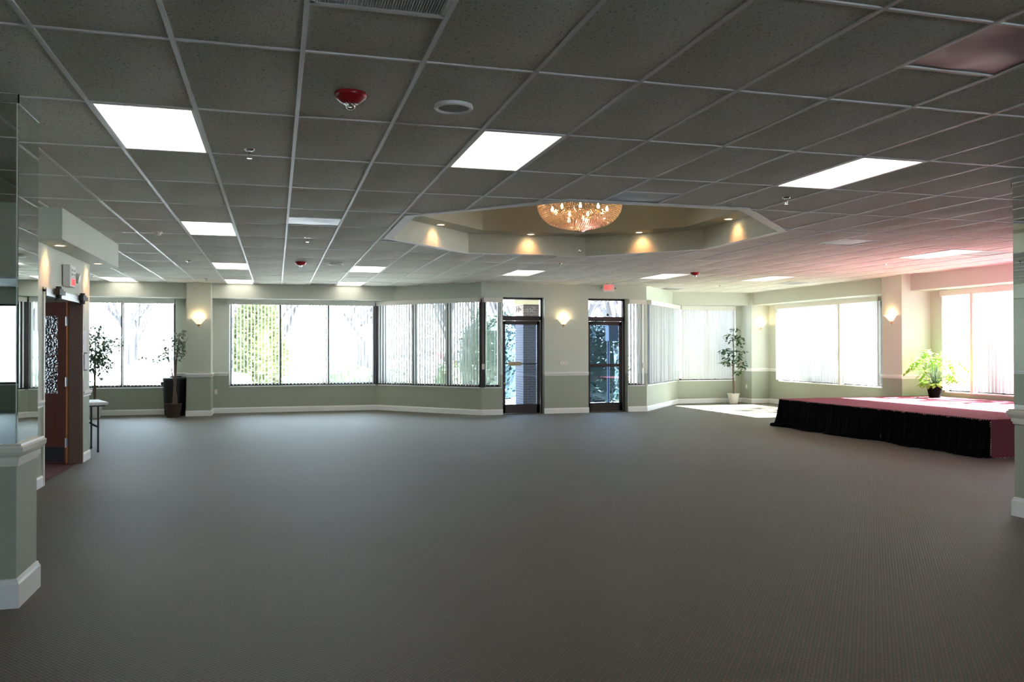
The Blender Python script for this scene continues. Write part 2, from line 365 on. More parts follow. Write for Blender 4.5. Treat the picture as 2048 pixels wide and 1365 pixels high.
# lobby shell behind the double door
m = MB(); m.box(-6.4, -6.3, 8.4, 12.52, 0, 2.8); m.box(-6.3, XL - .14, 8.4, 8.5, 0, 2.8); m.box(-6.4, XL - .14, 8.4, 12.52, 2.75, 2.85)
struct(m.build('wall_lobby', M['lob']))
m = MB(); m.box(-6.4, XL - .05, 8.4, 12.52, -.03, .004); struct(m.build('floor_lobby', M['maroon']))
m = MB(); m.add([(-10.2, -12.2, 0), (13.1, -12.2, 0), (13.1, 20.75, 0), (10.3, 20.75, 0), (8.3, 18.45, 0), (4.55, 18.45, 0), (2.5, 20.75, 0), (-10.2, 20.75, 0)], [range(8)])
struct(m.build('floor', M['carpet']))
m = MB(); m.box(-10.4, 13.3, -12.4, 21.0, 3.95, 4.15)  # unseen slab added above the ceiling to block sun and sky light
struct(m.build('roof', M['roofm']))

# columns by the windows
def column(name, x0, x1, y0, y1):
    m = MB(); m.box(x0, x1, y0, y1, 0, CE + .02); return struct(m.build(name, M['wall']))
column('wall_column_far_left', -1.91, -1.40, 19.84, YF + .02)
column('wall_column_far_right', 12.36, XR, 20.03, 20.58)
column('wall_column_right', 12.2, XR, 14.2, 14.78)

# ------------------------------------------------------------------ base boards and chair rails
BB = [(0, 0), (-.016, 0), (-.016, .10), (-.010, .118), (0, .124)]
CRp = [(0, .865), (-.014, .868), (-.014, .885), (-.028, .905), (-.034, .925), (-.034, .94), (-.012, .945), (0, .95)]
def run(name, pts, prof, mat='white'):
    m = MB()
    for A, B in pts: m.prism(A, B, prof)
    return struct(m.build(name, M[mat]))
def seg(P, a, b): return (along(*P, a), along(*P, b))
run('baseboard_far', [P_w1], BB)
run('baseboard_bay_left', [P_bl], BB)
run('baseboard_entrance', [seg(P_dw, 0, .50), seg(P_dw, 1.48, 2.57), seg(P_dw, 3.55, 4.03)], BB)
run('baseboard_bay_right', [P_br], BB)
run('baseboard_far_right', [P_w3], BB)
run('baseboard_right', [P_rw], BB)
run('baseboard_left', [((XL, 4.5), (XL, DY0 - .06)), ((XL, DY1 + .06), (XL, 12.62 + .016))], BB)
run('baseboard_alcove', [((-4.45, 12.62), (-4.45, YF)), ((XL, 12.62), (-4.45, 12.62))], BB)
def ring(x0, x1, y0, y1): return [((x0, y1), (x0, y0)), ((x0, y0), (x1, y0)), ((x1, y0), (x1, y1))]
def rr(pts): return [(b, a) for a, b in pts][::-1]
def band(name, x0, x1, y0, y1, prof, mat='white', back=False):
    """profile running round a free block, offsets negative = outward"""
    m = MB(); o = -min(p[0] for p in prof)
    c = [(x0, y1), (x0, y0), (x1, y0), (x1, y1)]
    # mitred sweep
    out = []
    sgn = [(-1, 1), (-1, -1), (1, -1), (1, 1)]
    cyc = [0, 1, 2, 3] + ([0] if back else [])
    vs = []; kk = len(prof)
    for idx in cyc:
        cx_, cy_ = c[idx]; sx_, sy_ = sgn[idx]
        for off, z in prof:
            yy = cy_ + (sy_ * -off if (back or sy_ < 0) else 0)
            vs.append((cx_ + sx_ * -off, yy, z))
    fs = []
    for a in range(len(cyc) - 1):
        for i in range(kk):
            j = (i + 1) % kk; fs.append((a * kk + i, (a + 1) * kk + i, (a + 1) * kk + j, a * kk + j))
    m.add(vs, fs); return struct(m.build(name, M[mat]))
band('baseboard_column_far_left', -1.91, -1.40, 19.84, YF, BB)
band('baseboard_column_far_right', 12.36, XR - .01, 20.03, 20.55, BB)
band('trim_1', -1.91, -1.40, 19.84, YF, CRp)
band('trim_2', 12.36, XR - .01, 20.03, 20.55, CRp)
band('trim_3', 12.2, XR, 14.2, 14.78, CRp)
run('trim_4', [seg(P_w1, ox - 2.20, ox - 1.91), seg(P_w1, ox - 1.40, ox - 1.08)], CRp)
run('trim_5', [seg(P_dw, 1.49, 2.56)], CRp)
run('trim_6', [seg(P_w3, 1.78, 1.94), ((XR, 20.03), (XR, 19.62))], CRp)
run('trim_7', [((XL, 4.5), (XL, DY0 - .06)), ((XL, DY1 + .06), (XL, 12.62 + .03))], CRp)
run('trim_8', [((-4.45, 12.62), (-4.45, YF))], CRp)

# ------------------------------------------------------------------ dropped headers over the windows
HB = 2.655
def header(name, x0, x1, y0, y1, z0=HB):
    m = MB(); m.box(x0, x1, y0, y1, z0, CE + .03); return struct(m.build(name, M['wall']))
m = MB(); m.add([(-4.0, 20.17, HB), (2.73, 20.17, HB), (2.352, YF, HB), (-4.0, YF, HB), (-4.0, 20.17, CE + .03), (2.73, 20.17, CE + .03), (2.352, YF, CE + .03), (-4.0, YF, CE + .03)],
                [(0, 1, 2, 3), (4, 7, 6, 5), (0, 4, 5, 1), (1, 5, 6, 2), (2, 6, 7, 3), (3, 7, 4, 0)])
struct(m.build('trim_header_far', M['wall']))
m = MB(); m.add([(10.07, 20.15, HB), (12.40, 20.15, HB), (12.40, 20.55, HB), (10.42, 20.55, HB), (10.07, 20.15, CE + .03), (12.40, 20.15, CE + .03), (12.40, 20.55, CE + .03), (10.42, 20.55, CE + .03)],
                [(0, 1, 2, 3), (4, 7, 6, 5), (0, 4, 5, 1), (1, 5, 6, 2), (2, 6, 7, 3), (3, 7, 4, 0)])
struct(m.build('trim_header_far_right', M['wall']))
header('trim_header_right', 12.42, XR, 14.78, 20.03)
header('trim_header_right_front', 12.42, XR, 8.6, 14.2)
header('trim_header_right_rear', 12.42, XR, -11.9, 8.6)
header('trim_header_left', -4.45, -4.0, 12.62, YF)
m = MB(); m.box(-3.4, -2.17, 9.78, 13.05, 2.658, CE + .03); o = struct(m.build('trim_soffit_left', M['wall']))
m = MB(); m.box(-3.6, -.9, 1.15, 1.5, 2.23, CE + .03); struct(m.build('trim_beam_rear', M['wall']))

# ------------------------------------------------------------------ ceiling tiles with a little sag, and the T-bar grid
OC = (3.83, 10.33); R_OUT, R_IN, R_LED = 2.44, 2.33, 1.98
T8 = math.tan(PI / 8)
def octo(R, z):
    return [Vector((OC[0] + R / math.cos(PI / 8) * math.cos(PI / 8 + k * PI / 4), OC[1] + R / math.cos(PI / 8) * math.sin(PI / 8 + k * PI / 4), z)) for k in range(8)]
LIGHTS = [(-2, 1), (2, 1), (7, 1), (-2, 5), (-2, 9), (-2, 12), (2, 9), (2, 12), (-6, 12), (7, 9), (12, 9), (16, 9), (16, 5), (-2, -3), (2, -3), (7, -3)]  # last three are unseen, added behind the camera to light the foreground
HALF = {(0, -1): 0, (0, 4): 1, (5, 2): 1, (5, -1): 0, (12, 4): 1, (17, 5): 0, (15, 12): 0, (18, 10): 0, (1, 12): 1}  # air panels: which half of the tile
def hidden(x0, x1, y0, y1):
    return False
bm = bmesh.new(); NU, NV = 5, 8
def tile_patch(x0, x1, y0, y1, nu, nv, s):
    vv = [[None] * (nv + 1) for _ in range(nu + 1)]
    for a in range(nu + 1):
        for b in range(nv + 1):
            U, V = a / nu, b / nv
            z = -s * math.sin(PI * U) * math.sin(PI * V)
            vv[a][b] = bm.verts.new((x0 + (x1 - x0) * U, y0 + (y1 - y0) * V, CE + .007 + z))
    for a in range(nu):
        for b in range(nv):
            fc = bm.faces.new((vv[a][b], vv[a][b + 1], vv[a + 1][b + 1], vv[a + 1][b])); fc.smooth = True
for i in range(-17, 21):
    for j in range(-14, 14):
        if (i, j) in LIGHTS: continue
        x0, x1, y0, y1 = gx(i), gx(i + 1), gy(j), gy(j + 1)
        if x1 < -4.5 and y0 > 5: continue
        y0c = y0
        sg = .031 + random.uniform(-.0025, .0025)
        if (i, j) in HALF:
            ym = (y0 + y1) / 2
            if HALF[(i, j)] == 1: tile_patch(x0, x1, y0, ym, NU, 5, .008)
            else: tile_patch(x0, x1, ym, y1, NU, 5, .008)
        elif abs((x0 + x1) / 2 - OC[0]) < 2.75 and abs((y0 + y1) / 2 - OC[1]) < 3.05: tile_patch(x0, x1, y0, y1, NU, NV, .002)
        elif -3.9 < x0 < -2.1 and 8.6 < y1 < 14.3: tile_patch(x0, x1, y0, y1, NU, NV, .004)
        elif j < -4: tile_patch(x0, x1, y0, y1, 2, 2, .0)
        else: tile_patch(x0, x1, y0, y1, NU, NV, sg)
# cut the octagonal opening
def near(fc): c = fc.calc_center_median(); return abs(c.x - OC[0]) < 2.7 and abs(c.y - OC[1]) < 2.7
for k in range(8):
    a = k * PI / 4; nrm = Vector((math.cos(a), math.sin(a), 0)); co = Vector((OC[0], OC[1], 0)) + nrm * (R_OUT - .015)
    fs = [fc for fc in bm.faces if near(fc)]; g = set(fs)
    for fc in fs: g.update(fc.edges); g.update(fc.verts)
    bmesh.ops.bisect_plane(bm, geom=list(g), plane_co=co, plane_no=nrm, dist=1e-5)
def inside(c, R): return all((c.x - OC[0]) * math.cos(k * PI / 4) + (c.y - OC[1]) * math.sin(k * PI / 4) < R for k in range(8))
bmesh.ops.delete(bm, geom=[fc for fc in bm.faces if inside(fc.calc_center_median(), R_OUT - .016)], context='FACES')
me = bpy.data.meshes.new('ceiling'); bm.to_mesh(me); bm.free(); me.materials.append(M['tile'])
o = bpy.data.objects.new('ceiling', me); COL.objects.link(o); struct(o)

def clip_out(p, q):
    """parts of segment p-q outside the octagon"""
    d = q - p; t0, t1 = 0, 1
    for k in range(8):
        n = Vector((math.cos(k * PI / 4), math.sin(k * PI / 4))); c = R_OUT - .02 + OC[0] * n.x + OC[1] * n.y
        den = d.dot(n); num = c - p.dot(n)
        if abs(den) < 1e-9:
            if num < 0: return [(p, q)]
            continue
        t = num / den
        if den > 0: t1 = min(t1, t)
        else: t0 = max(t0, t)
    if t0 >= t1: return [(p, q)]
    out = []
    if t0 > 1e-4: out.append((p, p + d * t0))
    if t1 < 1 - 1e-4: out.append((p + d * t1, q))
    return out
m = MB(); hw = .012
for i in range(-17, 22):
    x = gx(i)
    for (p, q) in clip_out(Vector((x, gy(-14) if x < 13 else 0)), Vector((x, 20.7))):
        if x < -4.5 and q.y > 5: q = Vector((x, 5))
        m.box(x - hw, x + hw, p.y, q.y, CE - .002, CE + .012)
for j in range(-14, 14):
    y = gy(j); xa = gx(-17) if y < 4.5 else -4.45
    for (p, q) in clip_out(Vector((xa, y)), Vector((XR, y))):
        m.box(p.x, q.x, y - hw * .8, y + hw * .8, CE - .0012, CE + .012)
for (i, j) in HALF:
    ym = (gy(j) + gy(j + 1)) / 2; m.box(gx(i), gx(i + 1), ym - hw, ym + hw, CE - .0015, CE + .012)
struct(m.build('ceiling_grid', M['tbar']))
# octagonal tray
def ringface(mb, R0, z0, R1, z1):
    a, b = octo(R0, z0), octo(R1, z1)
    mb.add(a + b, [(k, (k + 1) % 8, 8 + (k + 1) % 8, 8 + k) for k in range(8)])
m = MB(); ringface(m, R_OUT, CE + .012, R_OUT, CE - .006); ringface(m, R_OUT, CE - .006, R_IN, CE - .006)
struct(m.build('trim_tray_edge', M['tbar']))
ZL, ZT = CE + .30, CE + .72
m = MB(); ringface(m, R_IN, CE - .0055, R_IN, ZL); ringface(m, R_IN, ZL, R_LED, ZL); ringface(m, R_LED, ZL, R_LED, ZT)
m.add(octo(R_LED, ZT), [range(8)])
struct(m.build('ceiling_tray', M['wall']))

# ------------------------------------------------------------------ light panels, vents, speakers, detectors
LL = ['light panel closest to the mirrored pillar on the left', 'light panel just behind the near round speaker', 'near right light panel, between the tray and the mirrored pillar',
      'light panel in the left aisle beside the smoke detector', 'light panel in the left aisle, third from the camera', 'light panel in the left aisle, against the far window header',
      'far light panel left of centre, just behind the far round speaker', 'small light panel closest to the bend of the far left header', 'light panel in the left alcove near its corner window',
      'light panel in front of the two glass doors, left of the exit sign', 'far light panel just left of the far right red strobe', 'far light panel near the potted tree in the right corner', 'light panel above the red stage, in the pink lit ceiling',
      'light panel added behind the viewer at the left', 'light panel added behind the viewer in the middle', 'light panel added behind the viewer at the right']
lp = None
for n, (i, j) in enumerate(LIGHTS):
    cx, cy = gx(i) + S / 2, gy(j) + S
    if lp is None:
        lp = thing('ceiling_light', 'x', 'ceiling light', (cx, cy, CE - .002), group='square lens light panels in the ceiling grid')
        a, b = S / 2 - .012, S - .012
        q = MB(); q.box(-a, -a + .016, -b, b, -.001, .04); q.box(a - .016, a, -b, b, -.001, .04); q.box(-a, a, -b, -b + .016, -.001, .04); q.box(-a, a, b - .016, b, -.001, .04)
        q.build('frame', M['white'], lp)
        q = MB(); q.box(-a + .014, a - .014, -b + .014, b - .014, .012, .030); q.build('diffuser', M['diff'], lp); L0 = lp
    else: lp = copy_tree(L0)
    lp.location = (cx, cy, CE - .002); lp['label'] = 'white glowing ' + LL[n]
def panel_thing(i, j, kind, label):
    h = HALF[(i, j)]; y0 = gy(j) + (S if h else 0); cx, cy = gx(i) + S / 2, y0 + S / 2
    if kind == 'grille':
        t = thing('ceiling_vent', label, 'air vent', (cx, cy, CE), group='air panels in the ceiling grid')
        q = MB(); a = S / 2 - .013
        for sx_ in (-1, 1): q.box(min(sx_ * a, sx_ * (a - .02)), max(sx_ * a, sx_ * (a - .02)), -a, a, -.002, .01); q.box(-a, a, min(sx_ * a, sx_ * (a - .02)), max(sx_ * a, sx_ * (a - .02)), -.002, .01)
        q.build('frame', M['tbar'], t)
        q = MB(); n = 46
        for k in range(n):
            x = -a + .02 + (2 * a - .04) * (k + .5) / n; q.box(x - .0035, x + .0035, -a + .02, a - .02, -.001, .02)
        q.build('slats', M['grille'], t)
        q = MB(); q.box(-a, a, -a, a, .03, .04); q.build('backing', M['black'], t)
    else:
        t = thing('air_diffuser', label, 'air vent', (cx, cy, CE), group='air panels in the ceiling grid')
        q = MB(); a = S / 2 - .013; nn = 12
        vs = []; fs = []
        for x in range(nn + 1):
            for y in range(nn + 1):
                X = -a + 2 * a * x / nn; Y = -a + 2 * a * y / nn
                vs.append((X, Y, .006 + .0018 * math.sin(x * .9) * math.sin(y * .7) - .010 * math.exp(-(X * X + Y * Y) / .02)))
        for x in range(nn):
            for y in range(nn): fs.append((x * (nn + 1) + y, x * (nn + 1) + y + 1, (x + 1) * (nn + 1) + y + 1, (x + 1) * (nn + 1) + y))
        q.add(vs, fs); q.build('face_plate', M['disc'], t, smooth=True)
    return t
HALF_L = {(0, 4): ('d', 'pale metal air diffuser in the left aisle ceiling, one row before the smoke detector'),
          (5, 2): ('d', 'dull metal air diffuser just in front of the octagonal tray'), (5, -1): ('d', 'glossy grey diffuser with pink reflections near the upper right corner'),
          (12, 4): ('d', 'shiny diffuser panel half lit white, right of the octagonal tray'), (17, 5): ('d', 'shiny diffuser panel beside the light over the stage'),
          (15, 12): ('d', 'grey vent panel over the closed far right blinds'), (18, 10): ('d', 'grey vent panel above the bright right window'),
          (1, 12): ('g', 'small grey slotted vent touching the far left header'), (0, -1): ('g', 'ribbed grey return air grille at the top edge, nearest the camera')}
for (i, j), (kd, lb) in HALF_L.items(): panel_thing(i, j, 'grille' if kd == 'g' else 'd', lb)

def tz(x, y):
    u_ = (x / S - GX) % 1; v_ = (y / S / 2 - GY) % 1
    return CE + .006 - .031 * math.sin(PI * u_) * math.sin(PI * v_)
def strobe(x, y, label, s=1.0, first=[None]):
    if first[0] is None:
        t = thing('fire_strobe', label, 'fire alarm', (x, y, tz(x, y)), group='red fire strobes on the ceiling'); first[0] = t
        q = MB(); q.lathe([(.09, .004), (.092, -.010), (.088, -.022), (.055, -.050), (.042, -.056), (0.001, -.056)], n=32); q.build('housing', M['redpl'], t, smooth=True)
        q = MB(); q.lathe([(.03, -.050), (.03, -.066), (.024, -.082), (.012, -.091), (.001, -.093)], n=20); q.build('clear_dome', M['lens'], t, smooth=True)
        q = MB(); q.lathe([(.012, -.052), (.012, -.075), (.001, -.076)], n=10); q.build('flash_tube', M['chrome'], t)
    else:
        t = copy_tree(first[0]); t.location = (x, y, tz(x, y)); t['label'] = label
    return t
strobe(.41, 4.87, 'red ceiling fire strobe with a clear dome, nearest the camera')
strobe(.40, 14.6, 'red ceiling fire strobe over the middle of the far left aisle')
strobe(7.82, 14.67, 'red ceiling fire strobe near the exit sign and right far lights')
def speaker(x, y, label, first=[None]):
    if first[0] is None:
        t = thing('ceiling_speaker', label, 'speaker', (x, y, tz(x, y)), group='round ceiling speakers'); first[0] = t
        q = MB(); q.lathe([(.115, .006), (.118, -.012), (.112, -.022), (.098, -.020), (.094, -.010)], n=40); q.build('trim_ring', M['white'], t, smooth=True)
        q = MB(); q.lathe([(.095, -.010), (.06, -.013), (.001, -.014)], n=32); q.build('mesh_grille', M['spk'], t, smooth=True)
    else: t = copy_tree(first[0]); t.location = (x, y, tz(x, y)); t['label'] = label
speaker(1.03, 4.95, 'round off-white ceiling speaker beside the near red strobe')
speaker(1.0, 14.7, 'small round ceiling speaker far back, beside the second red strobe')
def sprinkler(x, y, label, z=CE, first=[None]):
    z = tz(x, y)
    if first[0] is None:
        t = thing('fire_sprinkler', label, 'sprinkler', (x, y, z), group='chrome sprinkler heads on the ceiling'); first[0] = t
        q = MB(); q.lathe([(.038, .003), (.036, -.006), (.016, -.012), (.010, -.012)], n=20); q.build('escutcheon', M['chrome'], t, smooth=True)
        q = MB(); q.lathe([(.009, -.010), (.009, -.028), (.013, -.030), (.013, -.036), (.006, -.040)], n=12)
        for a in (-1, 1): q.tube([(a * .011, 0, -.034), (a * .013, 0, -.048), (0, 0, -.062)], .0025)
        q.build('body', M['chrome'], t)
        q = MB(); q.lathe([(.001, -.060), (.018, -.062), (.020, -.065), (.001, -.066)], n=14); q.build('deflector', M['chrome'], t)
    else: t = copy_tree(first[0]); t.location = (x, y, z); t['label'] = label
sprinkler(-.19, 6.48, 'chrome sprinkler head between the two nearest light panels')
sprinkler(4.8, 7.15, 'chrome sprinkler head just in front of the near right light panel')
sprinkler(.40, 11.45, 'small sprinkler head over the left aisle behind a pale diffuser')
sprinkler(-1.41, 14.93, 'small sprinkler head left of the third light in the left aisle')
sprinkler(-1.42, 18.76, 'small sprinkler head in front of the far left column')
sprinkler(4.73, 13.73, 'small sprinkler head behind the octagonal tray')
sprinkler(10.14, 17.8, 'small sprinkler head in front of the closed far right blinds')
sprinkler(10.38, 12.5, 'small sprinkler head above the stage in the pink lit ceiling')
sprinkler(-3.6, 18.7, 'small sprinkler head beside the alcove light panel')
t = thing('smoke_detector', 'small beige smoke detector on the ceiling left of the fourth light panel', 'smoke detector', (-1.43, 11.31, tz(-1.43, 11.31)))
q = MB(); q.lathe([(.055, .003), (.056, -.014), (.050, -.020)], n=24); q.build('base', M['plate'], t, smooth=True)
q = MB(); q.lathe([(.042, -.018), (.040, -.040), (.034, -.046), (.001, -.047)], n=24); q.build('sensor_cap', M['plate'], t, smooth=True)

# recessed downlights in the tray ledge
LS = []
def downlight(x, y, z, label, spotdir, energy=16, first=[None], grp='recessed warm downlights'):
    if first[0] is None:
        t = thing('downlight', label, 'downlight', (x, y, z), group=grp); first[0] = t
        q = MB(); q.lathe([(.062, .0), (.064, -.008), (.052, -.010), (.048, .0)], n=28); q.build('trim_ring', M['white'], t, smooth=True)
        q = MB(); q.lathe([(.049, -.0035), (.001, -.004)], n=24); q.build('lamp_face', M['lamp'], t)
    else: t = copy_tree(first[0]); t.location = (x, y, z); t['label'] = label
    ld = bpy.data.lights.new('downlight_beam', 'SPOT'); ld.energy = energy; ld.color = (1, .42, .15); ld.spot_size = math.radians(100); ld.spot_blend = 1.0; ld.shadow_soft_size = .03
    lo = bpy.data.objects.new('downlight_beam', ld); COL.objects.link(lo); lo.location = (x, y, z - .02)
    lo.rotation_euler = Vector(spotdir).to_track_quat('-Z', 'Y').to_euler()
for k, lb in ((0, 'warm recessed downlight at the right side of the octagonal tray'), (1, 'warm recessed downlight in the tray, just right of the chandelier'),
              (2, 'warm recessed downlight in the tray, just left of the chandelier'), (3, 'warm recessed downlight at the left side of the octagonal tray')):
    a = k * PI / 4; R = 2.19
    downlight(OC[0] + R * math.cos(a), OC[1] + R * math.sin(a), ZL, lb, (math.cos(a) * .45, math.sin(a) * .45, -1), 7)
downlight(-2.32, 10.35, 2.658, 'recessed downlight under the soffit, near the left door corner', (-.25, -.1, -1), 12)
downlight(-2.32, 12.42, 2.658, 'recessed downlight under the soffit, at its far end', (-.25, -.15, -1), 12)

# ------------------------------------------------------------------ chandelier
ch = thing('chandelier', 'amber glowing crystal basket chandelier hanging in the octagonal ceiling tray', 'chandelier', (OC[0], OC[1], 3.36))
def dome(name, prof, rows, br, mat='crystal'):
    q = MB(); L = [0]
    for a, b in zip(prof[:-1], prof[1:]): L.append(L[-1] + math.hypot(b[0] - a[0], b[1] - a[1]))
    for k in range(rows):
        t_ = L[-1] * k / (rows - 1); i = max(x for x in range(len(prof) - 1) if L[x] <= t_ + 1e-9)
        w = (t_ - L[i]) / (L[i + 1] - L[i]); R = prof[i][0] * (1 - w) + prof[i + 1][0] * w; Z = prof[i][1] * (1 - w) + prof[i + 1][1] * w
        n = max(8, int(2 * PI * R / (br * 2.25)))
        for a in range(n):
            A = 2 * PI * (a + .5 * (k % 2)) / n; q.bead((R * math.cos(A), R * math.sin(A), Z), br)
    o = q.build(name, M[mat], ch); return o
dome('outer_crystal_basket', [(.545, .01), (.535, -.06), (.505, -.115), (.46, -.17), (.39, -.22), (.30, -.255), (.20, -.275)], 21, .0125)
dome('inner_crystal_bowl', [(.34, -.11), (.32, -.17), (.26, -.235), (.17, -.275), (.10, -.30), (.05, -.315)], 17, .0115)
q = MB()
for a in range(14): A = 2 * PI * a / 14; q.bead((.06 * math.cos(A), .06 * math.sin(A), -.322), .011); q.bead((.03 * math.cos(A), .03 * math.sin(A), -.328), .01)
q.build('crystal_tip', M['bevel'], ch)
q = MB()
for R, z in ((.55, .02), (.545, -.015), (.35, -.10)): q.lathe([(R, z + .006), (R + .006, z), (R, z - .006), (R - .006, z), (R, z + .006)], n=64)
for a in range(8): A = 2 * PI * a / 8; q.tube([(.06 * math.cos(A), .06 * math.sin(A), .16), (.35 * math.cos(A), .35 * math.sin(A), .12), (.545 * math.cos(A), .545 * math.sin(A), .02)], .006)
q.build('brass_frame', M['gold'], ch)
q = MB(); q.lathe([(.10, .345), (.10, .32), (.03, .28), (.02, .05)], n=24); q.build('canopy', M['gold'], ch)
for a in range(9):
    A = 2 * PI * a / 9 + .2; q = MB(); q.lathe([(.001, -.028), (.014, -.020), (.019, 0), (.012, .022), (.006, .04)], (.36 * math.cos(A), .36 * math.sin(A), -.05), 10); q.build('bulb', M['bulb'], ch)
for a in range(3):
    A = 2 * PI * a / 3 + .5; q = MB(); q.lathe([(.001, -.028), (.014, -.020), (.019, 0), (.012, .022), (.006, .04)], (.14 * math.cos(A), .14 * math.sin(A), -.18), 10); q.build('bulb', M['bulb'], ch)
q = MB(); q.tube([(0, 0, -.32), (0, 0, -.575)], .0012, 5); q.build('pendant_wire', M['steel'], ch)
q = MB(); q.lathe([(.001, -.605), (.014, -.598), (.019, -.586), (.014, -.574), (.001, -.568)], n=14); q.build('pendant_ball', M['chrome'], ch, smooth=True)

# ------------------------------------------------------------------ wall sconces
def sconce(x, y, z, rz, label, first=[None]):
    """rz: direction the sconce faces"""
    if first[0] is None:
        t = thing('wall_sconce', label, 'wall lamp', (x, y, z), rz, 'fluted glass bowl sconces'); first[0] = t
        q = MB(); prof = [(.030, -.075), (.055, -.055), (.085, -.015), (.125, .030), (.148, .048), (.152, .052), (.142, .048), (.12, .03), (.08, -.01), (.05, -.045), (.02, -.06)]
        q.lathe(prof, n=60, a0=-PI / 2, a1=PI / 2, flute=.03, nf=24); q.build('glass_shade', M['shade'], t, smooth=True)
        q = MB(); q.lathe([(.034, -.070), (.030, -.085), (.014, -.098), (.012, -.108), (.018, -.118), (.010, -.132), (.001, -.138)], n=20, a0=-PI / 2, a1=PI / 2); q.build('finial', M['gold'], t, smooth=True)
        q = MB(); q.box(0, .012, -.035, .035, -.10, .0); q.build('back_plate', M['gold'], t)
    else: t = copy_tree(first[0]); t.location = (x, y, z); t.rotation_euler = (0, 0, rz); t['label'] = label
    ld = bpy.data.lights.new('sconce_bulb', 'POINT'); ld.energy = 2.0; ld.color = (1, .74, .42); ld.shadow_soft_size = .025
    lo = bpy.data.objects.new('sconce_bulb', ld); COL.objects.link(lo); lo.location = (x + math.cos(rz) * .07, y + math.sin(rz) * .07, z + .085)
sconce(-1.655, 19.84, 2.115, -PI / 2, 'lit glass bowl sconce on the far left column')
sconce(6.37, 18.25, 2.115, -PI / 2, 'lit glass bowl sconce on the wall between the two glass doors')
sconce(12.63, 20.03, 2.115, -PI / 2, 'lit glass bowl sconce on the bright column in the far right corner')
sconce(12.2, 14.49, 2.115, PI, 'lit glass bowl sconce on the column behind the stage')

# ------------------------------------------------------------------ vertical blinds
def blind(label, A, B, s0, s1, ang, z0=.655, z1=2.545, sp=.078, off=-.055, gaps=(), jitter=.04, vw=.089, name='vertical_blind', wand=None):
    P = lambda s: along(A, B, s)
    mid = P((s0 + s1) / 2); t = thing(name, label, 'blinds', (mid.x, mid.y, z0), group='vertical blinds on the windows')
    e = (Vector(B) - Vector(A)).normalized(); n = Vector((-e.y, e.x))
    def loc(mb):
        mb.v = [tuple(Vector(v) - t.location) for v in mb.v]; return mb
    q = MB(); q.obox(P(s0 - .02), P(s1 + .02), off - .055, off - .045, 2.53, 2.635); q.obox(P(s0 - .02), P(s0 - .01), off - .055, -.001, 2.53, 2.635); q.obox(P(s1 + .01), P(s1 + .02), off - .055, -.001, 2.53, 2.635)
    loc(q).build('valance', M['valance'], t)
    q = MB(); q.obox(P(s0), P(s1), off - .02, off + .02, 2.565, 2.60); loc(q).build('track', M['white'], t)
    q = MB(); k = int((s1 - s0) / sp)
    for i in range(k):
        s = s0 + sp * (i + .5) * (s1 - s0) / (sp * k)
        if any(a < s < b for a, b in gaps): continue
        c = P(s) + n * off; a = ang + random.uniform(-jitter, jitter); d = Vector((math.cos(a), math.sin(a))); nn = Vector((-d.y, d.x))
        sw = random.uniform(-.006, .006); vs = []
        for z, w in ((z0 + random.uniform(-.006, .004), sw), (z1 + .03, 0)):
            for uu, bow in ((-.5, 0), (0, .009), (.5, 0)):
                p = c + d * (vw * uu) + nn * (bow + w); vs.append((p.x, p.y, z))
        q.add(vs, [(0, 1, 4, 3), (1, 2, 5, 4)])
    loc(q).build('slats', M['vane2' if ('closed' in label or 'sunlit' in label) else 'vane'], t)
    if wand is not None:
        q = MB(); p = P(wand) + n * (off - .05); q.tube([(p.x, p.y, 2.55), (p.x, p.y, 1.14)], .003, 5); q.box(p.x - .03, p.x + .03, p.y - .012, p.y + .012, 1.03, 1.15); loc(q).build('pull_cord', M['plate'], t)
    return t
blind('open vertical blind on the left alcove window behind the potted tree', *P_w1, ox - 4.32, ox - 2.24, PI / 2 + .34)
blind('open vertical blind with see-through slats on the wide three pane far window', *P_w1, ox - 1.07, ox + 2.30, PI / 2 + .36)
blind('open vertical blind on the angled left bay windows', *P_bl, .12, 3.10, PI / 2 - .58)
blind('narrow open vertical blind on the strip window left of the glass doors', *P_dw, .04, .46, PI / 2 - .28, sp=.085, wand=.02)
blind('narrow half closed vertical blind right of the right glass door', *P_dw, 3.56, 3.96, .62, wand=3.9)
blind('closed vertical blind on the angled right bay windows', *P_br, .06, 2.93, math.atan2(2.3, 1.97) + .10, sp=.076)
blind('closed bluish white vertical blind behind the right potted tree', *P_w3, .08, 1.70, .10, sp=.080, jitter=.05)
SUNAZ = math.atan2(.27, -3.13)
for (a, b), lb in zip(RWIN, ('sunlit glowing vertical blind on the window left of the stage column', 'sunlit glowing vertical blind on the window behind the stage')):
    L = b - a; g1 = 20.6 - b + L * .667
    if b > 9:
        gc = g1 + (0 if b > 15 else -1.86); q = MB(); q.obox(along(*P_rw, gc - .03), along(*P_rw, gc + .03), -.115, -.004, SILL, HEAD - .05); o = q.build('trim_mullion_cover', M['cream']); struct(o)
    blind(lb, *P_rw, 20.6 - b, 20.6 - a, SUNAZ + .0, gaps=[(g1 - .05 + (0 if b > 15 else -1.86), g1 + .05 + (0 if b > 15 else -1.86))], jitter=.045)

